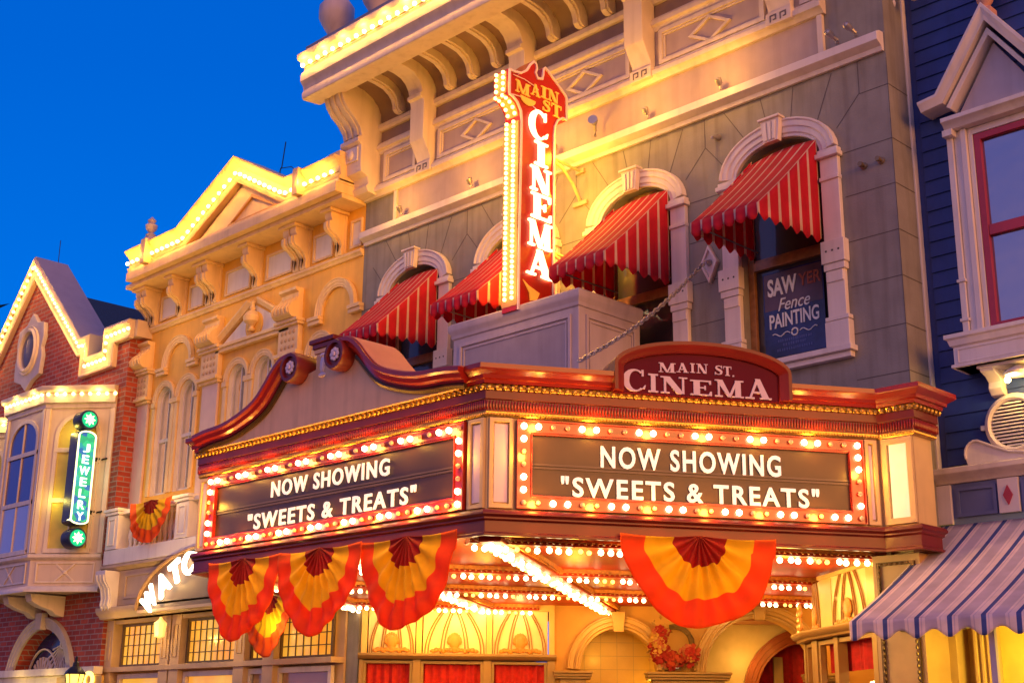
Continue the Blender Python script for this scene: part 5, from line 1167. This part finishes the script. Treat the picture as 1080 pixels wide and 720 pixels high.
# bays
darkbay = glass('violet_bay_glass', (.03, .03, .07), .24, tint=(.62, .52, .85))
sidecur = mat('lit_pane_yellow', (.62, .50, .10), .6)  # lit yellow of the side window put into its base colour
def bay(dx, first):
    x0, x1, yf, xr = -30.75+dx, -28.8+dx, 13.56, -27.5+dx
    P = [(xr, by), (x1, yf), (x0, yf), (x0-1.3, by)]
    m = MB(); m.prism(WORLD, P[::-1], 4.5, 8.9); o = m.build('bay_window', mat('bay_cream', (.66, .52, .40), .5, var=.05, bump=.08, streak=.3), BB, smooth=False)
    m = MB(); m.sweep(WORLD, P, [(0, 8.62), (.04, 8.63), (.05, 8.72), (.12, 8.74), (.12, 8.98), (.20, 9.02), (.22, 9.08), (.22, 9.12), (-.3, 9.2), (-.3, 8.62)]); m.build('bay_cornice', cream, o, bevel=.008)
    m = MB(); m.sweep(WORLD, P, [(0, 5.16), (.05, 5.18), (.09, 5.22), (.09, 5.28), (0, 5.32)]); m.sweep(WORLD, P, [(0, 4.46), (.10, 4.46), (.10, 4.52), (.06, 4.58), (0, 4.60)])
    d = (Vector(P[0])-Vector(P[1])).normalized(); fd = F((P[1][0], P[1][1], 0), (d.x, d.y, 0), (0, 0, 1)); ff_ = FACE(yf)
    L = (Vector(P[0])-Vector(P[1])).length
    for fr, a, b in ((ff_, x0+.15, x1-.15), (fd, .15, L-.15)):
        frame(m, fr, a, b, 4.66, 5.12, .04, .001, .03); c = (a+b)/2
        for s in (-1, 1):
            m.sweep(fr, [(c-.22*s, 4.70), (c+.22*s, 5.08)], [(-.02, .001), (-.02, .025+.002*s), (.02, .025+.002*s), (.02, .001)])
        m.ell(fr, (c, 4.89, .02), (.06, .05, .02), 8, 4)
    for fr, a, b in ((ff_, x0, x1), (fd, 0, L)):
        for u in (a+.06, b-.06): m.box(fr, u-.055, u+.055, 5.32, 8.62, .001, .05)
    m.build('bay_trim', cream, o, bevel=.006)
    for fr, a, b in ((ff_, x0+.22, x1-.22), (fd, .28, L-.30)):
        w_ = MB(); c = (a+b)/2; hw = (b-a)/2
        w_.sweep(fr, archpath(c, hw, 5.36, 7.95, .55, 14), [(0, -.02), (0, .04), (-.09, .04), (-.09, -.02)])
        w_.box(fr, c-.02, c+.02, 5.4, 8.4, .002, .035); w_.box(fr, a, b, 7.60, 7.70, .001, .045); w_.box(fr, a, b, 6.45, 6.55, .001, .045); w_.box(fr, a, b, 5.32, 5.42, .001, .05)
        wf = w_.build('window', cream, o, bevel=.004)
        if fr is ff_:
            w2_ = MB(); w2_.box(fr, a+.07, b-.07, 5.42, 6.46, .0045, .009); w2_.build('lower_pane', curglass, wf, smooth=False)
        w_ = MB(); w_.add([fr.p(u, v, .004) for u, v in archpath(c, hw-.05, 5.38, 7.95, .5, 12)], [tuple(range(15))]); w_.build('pane', darkbay if fr is ff_ else sidecur, wf, smooth=False)
    for x in ((x0+x1)/2-.5, x1-.35):
        m = MB(); m.prism(OUTL(x+.14, by), [(0, 4.0), (.2, 4.03), (.3, 4.12), (.6, 4.2), (.8, 4.3), (.85, 4.46), (0, 4.46)], 0, .28); m.build('bay_bracket', cream, o, bevel=.01)
    ls = thing('light_string', (x1, yf, 8.9), ['row of bulbs around the cornice of the bay window beside the jewelry sign', 'row of bulbs around the farther bay window cornice, beyond the oval medallion'][first], 'light string')
    Q = offpath(P[:3] if not first else P, .15); pts = [(p.x, p.y, 8.93) for p in along(Q, .2)]; bulbs(ls, pts, .042, bulbs_)
    m = MB(); m.tube([(a, b, 8.96) for a, b in Q], .01, 5); m.build('cable', gold, ls)
    for p in along(offpath(P, .26), .9, start=.4): lamp((p.x, p.y, 8.95), 2.6, ls, col=(1, .62, .12))
    return o
bay(0, 0); bay(-4.85, 1)
lamp((-28.0, 13.75, 8.0), 2.5, BB, col=(1, .75, .12)); lamp((-28.3, 13.6, 6.5), 2, BB, col=(1, .8, .12))  # added lamps without fittings, lighting the bay's side window yellow
# arched peacock window at street level
mb = MB(); archtrim(mb, fbk, -29.85, 1.42, 0, 2.35, 1.42, .26, .002, .12, 3, 28); mb.prism(fbk, [(-29.98, 3.74), (-29.72, 3.74), (-29.68, 4.12), (-30.02, 4.12)], .05, .2); mb.build('arch_moulding', mat('arch_stone', (.48, .40, .34), .6, bump=.15), BB, bevel=.008)
mb = MB(); mb.add([fbk.p(u, v, -.32) for u, v in archpath(-29.85, 1.40, 0, 2.35, 1.40, 24)], [tuple(range(27))]); mb.build('arch_pane', mat('peacock_blue_glass', (.01, .02, .10), .15), BB, smooth=False)
mb = MB(); fg = fbk.off(-.30)
c = (-29.45, 3.45)
for k in range(15):
    a = math.radians(-165+k*11); m1 = .16; m2 = .9+.1*math.sin(k)
    if k in (0, 14): m2 = .5
    mb.prism(fg, [(c[0]+m1*math.cos(a-.03), c[1]+m1*math.sin(a-.03)), (c[0]+m2*math.cos(a-.035), c[1]+m2*math.sin(a-.035)), (c[0]+m2*math.cos(a+.035), c[1]+m2*math.sin(a+.035)), (c[0]+m1*math.cos(a+.03), c[1]+m1*math.sin(a+.03))], 0, .03)
mb.sweep(fg, arc(c[0], c[1], .14, 0, 345, 16), [(0, 0), (0, .04), (.04, .04), (.04, 0)], closed=True)
for cx_ in (-30.35, -28.85):
    for k in range(13):
        a = math.radians(k*15); mb.prism(fg, [(cx_+.25*math.cos(a-.05), 2.55+.25*math.sin(a-.05)), (cx_+.58*math.cos(a-.06), 2.55+.62*math.sin(a-.06)), (cx_+.58*math.cos(a+.06), 2.55+.62*math.sin(a+.06)), (cx_+.25*math.cos(a+.05), 2.55+.25*math.sin(a+.05))], .01, .04)
    mb.sweep(fg, archpath(cx_, .72, 2.55, 2.55, .78, 18), [(0, 0), (0, .04), (.035, .04), (.035, 0)])
    mb.sweep(fg, archpath(cx_, .17, 2.55, 2.55, .18, 12), [(0, 0), (0, .04), (.03, .04), (.03, 0)])
mb.build('peacock_tracery', cream, BB)
mb = MB(); mb.box(fbk, -50, -27.0, 2.70, 2.86, .002, .22); mb.box(fbk, -50, -27.05, 2.1, 2.70, .002, .12); mb.build('shop_fascia', cream, BB, bevel=.01)
for x in (-28.9, -30.4): lamp((x, 14.0, 2.6), 3, BB, col=(1, .7, .15))
# jewelry sign
JS = thing('jewelry_sign', (-27.75, 14.0, 5.3), 'vertical green neon JEWELRY sign with round lamps, bracketed off the brick wall', 'sign')
fj = SIDE(-27.6)
body = [(13.78+.23+.23*math.cos(math.radians(t)), 7.92+.10*math.sin(math.radians(t))) for t in range(0, 181, 20)]+[(13.78, 5.96)]+[(14.01-.23*math.cos(math.radians(t)), 5.96-.08*math.sin(math.radians(t))) for t in range(0, 181, 20)]
mb = MB(); mb.prism(fj, body, -.36, 0); mb.build('cabinet', mat('sign_navy', (.02, .03, .09), .4), JS, bevel=.01)
cin = [(14.01+(a-14.01)*.82, 6.94+(b-6.94)*.955) for a, b in body]
mb = MB(); mb.sweep(fj, cin, [(0, .001), (0, .025), (-.03, .025), (-.03, .001)], closed=True); mb.build('neon_border', mat('neon_cream', (1, 1, .8), .4, emit=(.95, 1, .45), estr=2.5), JS)
mj = bpy.data.materials.new('green_blue_mosaic_light'); mj.use_nodes = True; t = mj.node_tree; b = t.nodes['Principled BSDF']; g_ = N(t, 'ShaderNodeNewGeometry'); vo = N(t, 'ShaderNodeTexVoronoi'); vo.inputs['Scale'].default_value = 9; t.links.new(g_.outputs['Position'], vo.inputs['Vector']); s_ = N(t, 'ShaderNodeSeparateColor'); t.links.new(vo.outputs['Color'], s_.inputs[0])
c_ = ramp(t, s_.outputs[0], [(0, (0, .55, .22)), (.35, (0, .12, .55)), (.55, (.02, .75, .30)), (.8, (.0, .45, .5))]); t.links.new(c_, b.inputs['Emission Color']); b.inputs['Emission Strength'].default_value = .9; b.inputs['Base Color'].default_value = (.02, .1, .08, 1)
mb = MB(); mb.prism(fj, [(14.01+(a-14.01)*.76, 6.94+(b-6.94)*.94) for a, b in body], .001, .008); mb.build('glass_face', mj, JS, smooth=False)
nj = mat('neon_white_green', (.8, 1, .9), .4, emit=(.75, 1, .85), estr=2.2)
for k, ch in enumerate('JEWELRY'):
    z = 7.70-k*.255; sans(ch, 'letter', nj, JS, fj, 13.93 if ch != 'W' else 13.89, 14.09 if ch != 'W' else 14.13, z-.19, z, w=.012, ext=.008, fat=.015)
for z in (8.26, 5.60):
    m = MB(); m.lathe((-27.95, 14.01, z), [(.20, 0), (.225, .02), (.225, .36), (.21, .38), (.19, .37), (.0, .365)], 26, (1, 0, 0)); rl = m.build('round_lamp', mat('sign_navy', (1, 1, 1)), JS)
    m = MB(); m.lathe((-27.58, 14.01, z), [(.18, 0), (.18, .01), (.0, .012)], 24, (1, 0, 0)); m.build('lamp_lens', mat('green_lens', (0, .3, .15), .3, emit=(.0, .62, .26), estr=1.0), rl)
    m = MB(); fz = SIDE(-27.565)
    for k in range(8):
        a = k*PI/4; m.prism(fz, [(14.01, z), (14.01+.09*math.cos(a-.25), z+.09*math.sin(a-.25)), (14.01+.14*math.cos(a), z+.14*math.sin(a)), (14.01+.09*math.cos(a+.25), z+.09*math.sin(a+.25))], .0005*k, .006+.0005*k)
    m.build('star_burst', mat('neon_white_yellow', (1, 1, .8), .4, emit=(.85, 1, .45), estr=3), rl, smooth=False)
mb = MB()
for z in (7.42, 6.22):
    mb.tube([(-27.75, 14.24, z), (-27.75, 14.42, z+.02), (-27.75, 14.58, z)], .035, 8); mb.tube([(-27.75, 14.3, z+.02), (-27.75, 14.46, z-.12), (-27.75, 14.57, z-.42)], .022, 6); mb.tube([(-27.75, 14.57, z+.35), (-27.75, 14.55, z+.1), (-27.75, 14.57, z-.45)], .025, 6)
    for q in (.35, -.45): mb.ell(WORLD, (-27.75, 14.56, z+q), (.05, .03, .06), 8, 5)
    mb.tube([(-27.75, 14.48, z), (-27.62, 14.44, z), (-27.5, 14.48, z+.01)], .02, 6)
mb.build('scroll_bracket', iron, JS)
lamp((-27.3, 14.0, 7.0), .9, JS, col=(.3, 1, .5))
# lantern and the letters WO below
LN = thing('street_lantern', (-21.9, 11.5, 0), 'black iron street lantern glowing in front of the brick shop', 'street lamp')
lx, ly = None, None
def at(px, py, y):
    d = Vector((px-540, py-360, 1408.81)); r = Vector((.70711*d.x-.191063*d.y-.680801*d.z, .70702*d.x+.205708*d.y+.676612*d.z, .010771*d.x-.959781*d.y+.280544*d.z)); return CAMP+r*(y/r.y)
lc = at(78, 722, 11.5); LN.location = (lc.x, lc.y, 0); WLOC[LN.name] = Vector((lc.x, lc.y, 0)); zz = lc.z
mb = MB(); mb.lathe((lc.x, lc.y, 0), [(.16, 0), (.16, .3), (.08, .4), (.05, zz-.35), (.09, zz-.25), (.06, zz-.2)], 12); mb.build('post', iron, LN)
mb = MB(); mb.lathe((lc.x, lc.y, zz-.2), [(.09, 0), (.16, .38), (.0, .381)], 6); mb.build('lantern_glass', mat('lantern_glow2', (1, .8, .3), .4, emit=(1, .62, .08), estr=3), LN, smooth=False)
mb = MB(); mb.lathe((lc.x, lc.y, zz+.18), [(.20, 0), (.18, .03), (.10, .12), (.06, .14), (.05, .2), (.02, .22), (.03, .27), (.0, .32)], 6)
for k in range(6):
    a = k*PI/3; mb.tube([(lc.x+.09*math.cos(a), lc.y+.09*math.sin(a), zz-.2), (lc.x+.165*math.cos(a), lc.y+.165*math.sin(a), zz+.19)], .009, 5)
mb.build('lantern_cap', iron, LN); lamp((lc.x, lc.y, zz+.0), 1.2, LN)
WO = thing('low_shop_sign', (-28.2, 14.3, 2.4), 'low shop sign with glowing yellow letters WO behind the street lantern', 'sign')
p0 = at(70, 722, 14.34); p1 = at(98, 708, 14.34)
mb = MB(); mb.box(FACE(14.4), p0.x-.6, p1.x+.3, 2.12, 2.66, -.05, 0); mb.build('sign_board', mat('sign_ochre', (.6, .33, .06), .5), WO, bevel=.01)
sans('WO', 'letter', mat('yellow_neon', (1, .9, .4), .4, emit=(1, .72, .12), estr=3), WO, FACE(14.4), p0.x, p1.x, p1.z-.34, p1.z+.02, w=.01, ext=.015, fat=.04)

# far-left neighbour
FL = thing('far_building', (-40, 17, 0), 'cream building with lit cornice and dark slate roof beyond the brick gable', 'building')
A = at(0, 318, 14.2); B_ = at(22, 330, 14.2)
mb = MB(); mb.box(WORLD, -60, -35.3, 14.4, 14.9, 0, 12.0); mb.box(WORLD, -60, -35.35, 14.1, 14.9, 12.0, 12.25); mb.box(WORLD, -60, -35.3, 13.9, 14.9, 12.253, 12.45); mb.build('wall', yelcr, FL, bevel=.01)
mb = MB(); mb.add([(-60, 13.85, 12.46), (-35.3, 13.85, 12.46), (-35.3, 15.2, 13.0), (-60, 15.2, 13.0)], [(0, 1, 2, 3)]); mb.build('roof', navy, FL, smooth=False)
LS = thing('light_string', (-36, 13.8, 12.2), 'short row of bulbs on the cream cornice beyond the brick gable', 'light string')
bulbs(LS, [(-35.4-.14*i, 13.86, 12.32) for i in range(24)], .034, bulbs_)
for i in range(3): lamp((-35.6-i*1.0, 13.7, 12.3), 8, LS)

# =================================================================== BLUE HOUSE
BH = thing('blue_house', (-4, 18, 0), 'dark blue clapboard house with gabled white window hood and crimson sashes', 'building')
fbl = FACE(15.57)
mb = MB(); fd_ = fbl
z = 4.86; k = 0
while z < 13.4:
    mb.prism(OUTL(3.0, 15.57), [(-.02, z), (.028, z), (.006, z+.215), (-.02, z+.215)], 0, 10.85); z += .214
mb.build('clapboard', bluew, BH, smooth=False)
mb = MB(); mb.box(WORLD, -7.98, 3, 15.6, 15.9, 0, 13.4); mb.box(WORLD, -7.85, 3, 15.3, 15.6, 2.0, 3.6) if 0 else None; mb.build('wall_core', bluew, BH, smooth=False)
mb = MB(); mb.box(WORLD, -8.10, -7.955, 15.50, 15.60, 4.5, 13.4); mb.build('corner_board', pinkwht, BH, bevel=.008)
for x in (-8.03, -7.68):
    mb = MB(); mb.lathe((x, 15.35, 11.28), [(.0, 0), (.05, .03), (.07, .1), (.04, .17), (.06, .2), (.05, .5)], 12); mb.build('eave_drop', pinkwht, BH)
# gabled hood and window
hc = -6.45; fh = FACE(15.57)
mb = MB(); hood = [(-7.62, 9.42), (-7.62, 9.55), (-7.36, 9.62), (-6.72, 10.60), (-5.9, 9.60), (-5.3, 9.55), (-5.3, 9.42)]
mb.sweep(fh, [(-7.68, 9.56), (-7.36, 9.60), (-6.70, 10.56), (-6.02, 9.60), (-5.7, 9.56)], [(0, .002), (0, .32), (.05, .34), (.10, .38), (.14, .38), (.14, .002)])
mb.sweep(fh, [(-7.30, 9.52), (-6.70, 10.38), (-6.10, 9.52)], [(0, .002), (0, .24), (.06, .26), (.06, .002)])
mb.sweep(WORLD, [(-5.75, 15.57), (-7.42, 15.57)], [(.0, 9.24), (.22, 9.24), (.26, 9.30), (.32, 9.33), (.32, 9.39), (0, 9.42)])
mb.box(fh, -7.44, -7.30, 9.15, 9.24, .002, .26)
HD = mb.build('window_hood', pinkwht, BH, bevel=.008)
mb = MB(); mb.prism(fh, [(-7.28, 9.42), (-6.12, 9.42), (-6.70, 10.32)], .002, .10); mb.build('hood_panel', lilac, HD, smooth=False)
mb = MB(); mb.sweep(fh, [(-7.42, 9.72), (-6.70, 10.72), (-5.98, 9.72)], [(0, .0), (0, .36), (.02, .38), (.03, .0)]); mb.build('hood_roof', navy, HD)
mb = MB(); mb.box(WORLD, -6.80, -6.60, 15.25, 15.45, 10.62, 10.74); mb.lathe((-6.70, 15.35, 10.74), [(.06, 0), (.05, .05), (.10, .12), (.13, .24), (.12, .34), (.15, .36), (.15, .39), (.0, .42)], 16); mb.build('hood_urn', mat('pink_terracotta', (.62, .32, .24), .6), HD, bevel=.004)
mb = MB()
for k, (a, b, w0) in enumerate(((-7.43, -7.35, .16), (-7.345, -7.25, .12), (-7.245, -7.17, .15), (-7.165, -7.10, .10))): mb.box(fh, a, b, 6.48, 9.235, .002, w0)
mb.box(fh, -7.10, -5.8, 9.14, 9.235, .002, .10)
for zc in (7.18, 6.66): mb.box(fh, -7.45, -7.33, zc-.02, zc+.02, .002, .18)
mb.build('window_casing', pinkwht, BH, bevel=.006)
mb = MB(); frame(mb, fh, -7.095, -5.8, 6.48, 9.135, .09, .002, .09); mb.box(fh, -7.0, -5.85, 7.72, 7.86, .002, .085); S_ = mb.build('window_sash', redsash, BH, bevel=.006)
mb = MB(); mb.box(fh, -7.01, -5.88, 6.56, 9.05, .002, .03); mb.build('window_pane', glass('lavender_sky_glass', (.04, .03, .07), .36), S_, smooth=False)
# sill box
mb = MB(); mb.box(WORLD, -7.45, -5.4, 15.14, 15.57, 5.98, 6.28); mb.sweep(WORLD, [(-5.4, 15.14), (-7.45, 15.14), (-7.45, 15.57)], [(0, 6.24), (.03, 6.26), (.05, 6.33), (.08, 6.35), (.08, 6.40), (-.1, 6.42)]); mb.sweep(WORLD, [(-5.4, 15.14), (-7.45, 15.14), (-7.45, 15.57)], [(-.2, 5.98), (.03, 5.98), (.03, 6.02), (-.2, 6.05)]); frame(mb, FACE(15.14), -7.40, -5.5, 6.03, 6.22, .02, .001, .012)
mb.build('sill_box', pinkwht, BH, bevel=.01)
mb = MB(); mb.prism(OUTL(-7.0, 15.57), [(0, 5.62), (.10, 5.64), (.16, 5.72), (.14, 5.80), (.22, 5.86), (.34, 5.90), (.36, 5.97), (0, 5.97)], 0, .17); mb.box(WORLD, -7.2, -6.3, 15.2, 15.5, 5.94, 5.978); mb.build('sill_bracket', pinkwht, BH, bevel=.008)
SL = thing('under_sill_lamp', (-6.82, 15.2, 5.7), 'small glowing bulb lamp under the sill box of the blue house', 'lamp')
mb = MB(); mb.lathe((-6.72, 15.30, 5.80), [(.16, 0), (.18, .03), (.10, .08), (.03, .12)], 14); mb.build('shade', pinkwht, SL)
bulbs(SL, [(-6.83, 15.22, 5.74)], .04, bulbm); lamp((-6.78, 15.24, 5.75), 5, SL, r=.05, col=(1, .58, .12)); lamp((-6.4, 15.2, 5.72), 4, SL, r=.05, col=(1, .58, .12))
# round louvred vent
vc = (-6.93, 5.27); VT = thing('round_vent', (vc[0], 15.5, 4.9), 'round pink white louvred vent on the blue clapboards', 'vent')
ci = [(vc[0]+.29*math.cos(t*PI/16), vc[1]+.29*math.sin(t*PI/16)) for t in range(32)]
mb = MB(); mb.sweep(fbl, ci, [(0, .0), (0, .07), (.03, .10), (.07, .08), (.09, .05), (.09, 0)], closed=True, flip=True)
for s in (-1, 1): mb.box(fbl, vc[0]+s*.40-.03, vc[0]+s*.40+.03, vc[1]-.03, vc[1]+.03, .01, .06)
mb.build('rim', pinkwht, VT)
mb = MB(); mb.lathe(fbl.p(vc[0], vc[1], .028), [(.285, 0), (.285, .006)], 28, fbl.W); mb.build('vent_back', darkin, VT)
mb = MB(); n = 13
for k in range(n):
    z = vc[1]-.26+.52*k/(n-1); h = math.sqrt(max(.0, .285**2-(z-vc[1])**2))
    if h > .05: mb.prism(SIDE(vc[0]-h), [(15.57-.075, z-.014), (15.57-.065, z-.017), (15.57-.036, z+.012), (15.57-.046, z+.016)], 0, 2*h)
mb.build('louvre', pinkwht, VT)
# scroll board, ledge and panels
mb = MB(); P = [(-7.55, 4.83)]+[(-7.42+.16*math.cos(math.radians(t)), 4.96+.17*math.sin(math.radians(t))) for t in range(200, 60, -20)]+[(-7.22, 5.04), (-7.0, 4.94), (-6.75, 4.90), (-6.5, 4.92), (-6.2, 5.02), (-5.9, 5.12), (-5.9, 4.83)]
mb.prism(fbl, P, .0, .10); mb.sweep(fbl, P[1:-1], [(0, .10), (0, .125), (-.025, .125), (-.025, .10)]); mb.build('scroll_board', pinkwht, BH, bevel=.006)
mb = MB(); mb.sweep(WORLD, [(3, 15.57), (-8.02, 15.57)], [(0, 4.62), (.10, 4.62), (.13, 4.67), (.20, 4.70), (.24, 4.73), (.24, 4.79), (.20, 4.81), (0, 4.83)]); mb.build('ledge', cream, BH, bevel=.008)
mb = MB(); mb.box(WORLD, -8.0, 3, 15.50, 15.6, 3.3, 4.615); frame(mb, FACE(15.5), -7.74, -7.22, 4.20, 4.56, .04, .001, .03); frame(mb, FACE(15.5), -6.90, -6.2, 4.20, 4.56, .04, .001, .03); mb.build('panel_band', bluetr, BH, smooth=False)
mb = MB(); mb.box(FACE(15.5), -8.0, -7.80, 4.12, 4.61, .001, .05); mb.box(FACE(15.5), -7.19, -6.93, 4.19, 4.61, .001, .05); build_each(mb, 'pilaster_block', pinkwht, BH, bevel=.006)
mb = MB(); mb.prism(FACE(15.45), [(-7.12, 4.40), (-7.06, 4.52), (-7.0, 4.40), (-7.06, 4.28)], .001, .02); mb.build('crimson_diamond', redsash, BH, smooth=False)
mb = MB(); mb.box(WORLD, -7.7, 3, 15.4, 15.5, 0, 3.3); mb.build('shop_wall', mat('shop_yellow', (.72, .47, .10), .5, bump=.05), BH, smooth=False)
mb = MB(); mb.box(WORLD, -7.86, -7.70, 15.1, 15.5, 0, 3.4); mb.box(WORLD, -7.55, -7.3, 15.2, 15.4, 0, 3.4)
for k in range(3): mb.box(WORLD, -7.52+k*.08, -7.48+k*.08, 15.16, 15.2, 0, 3.3)
mb.box(WORLD, -7.9, -7.2, 14.95, 15.4, 2.95, 3.1); mb.build('shop_pilaster', mat('pier_ochre', (1, 1, 1)), BH, bevel=.006)
lamp((-6.6, 14.6, 2.4), 22, BH, col=(1, .72, .08), r=.15); lamp((-5.4, 14.4, 2.4), 22, BH, col=(1, .72, .08), r=.15)
# blue striped awning
AW = thing('shop_awning', (-6, 14.5, 2.8), 'large blue, lavender and white striped shop awning with scalloped edge', 'awning')
x0, x1, yb, yf, zb, zf = -7.93, -3.2, 15.45, 13.14, 4.10, 2.80; PER = .372; NS = (x1-x0)/PER
mb = MB(); grid(mb, 90, 14, lambda a, b: ((x0+(x1-x0)*a, yb+(yf-yb)*b, zb+(zf-zb)*b-.05*math.sin(PI*b)+.006*math.sin(a*NS*2*PI)*b), (a*NS+.0, b)))
o = mb.build('canopy', bluestripe, AW); solid(o, .008)
mb = MB(); grid(mb, 260, 4, lambda a, b: ((x0+(x1-x0)*a, yf-.004-.012*math.sin(a*NS*2*PI)*b, zf+.002-b*(.165+.045*math.cos((a*NS*2-.3)*PI)**1)), (a*NS, b)))
o = mb.build('valance', mat('x', (1, 1, 1)) if 0 else bluestripe, AW); solid(o, .006)
mb = MB(); grid(mb, 20, 6, lambda a, b: ((x0+.003, yb+(yf-yb)*a, (zb+(zf-zb)*a-.05*math.sin(PI*a))*(1-b)+(2.75)*b), (.15, b))) if 0 else mb.tube([(x0+.03, yb, zb-.05), (x0+.03, yf+.03, zf-.03), (x1, yf+.03, zf-.03)], .014, 6)
mb.build('frame', steel, AW)
pc = at(1046, 660, 13.3)
mb = MB(); mb.box(WORLD, pc.x-.033, pc.x+.033, 13.27, 13.33, 0, 2.78); mb.build('support_post', mat('post_lilac', (.42, .34, .44), .5), AW, bevel=.004)
mb = MB(); grid(mb, 40, 3, lambda a, b: ((-8.15+1.0*a, 14.5+.02*math.sin(a*40), 2.93-b*(.11+.05*abs(math.sin(a*PI*4)))), (.4, b))); o = mb.build('inner_valance', mat('olive_fringe', (.20, .15, .06), .8, var=.3, scale=20), LB); solid(o, .006)
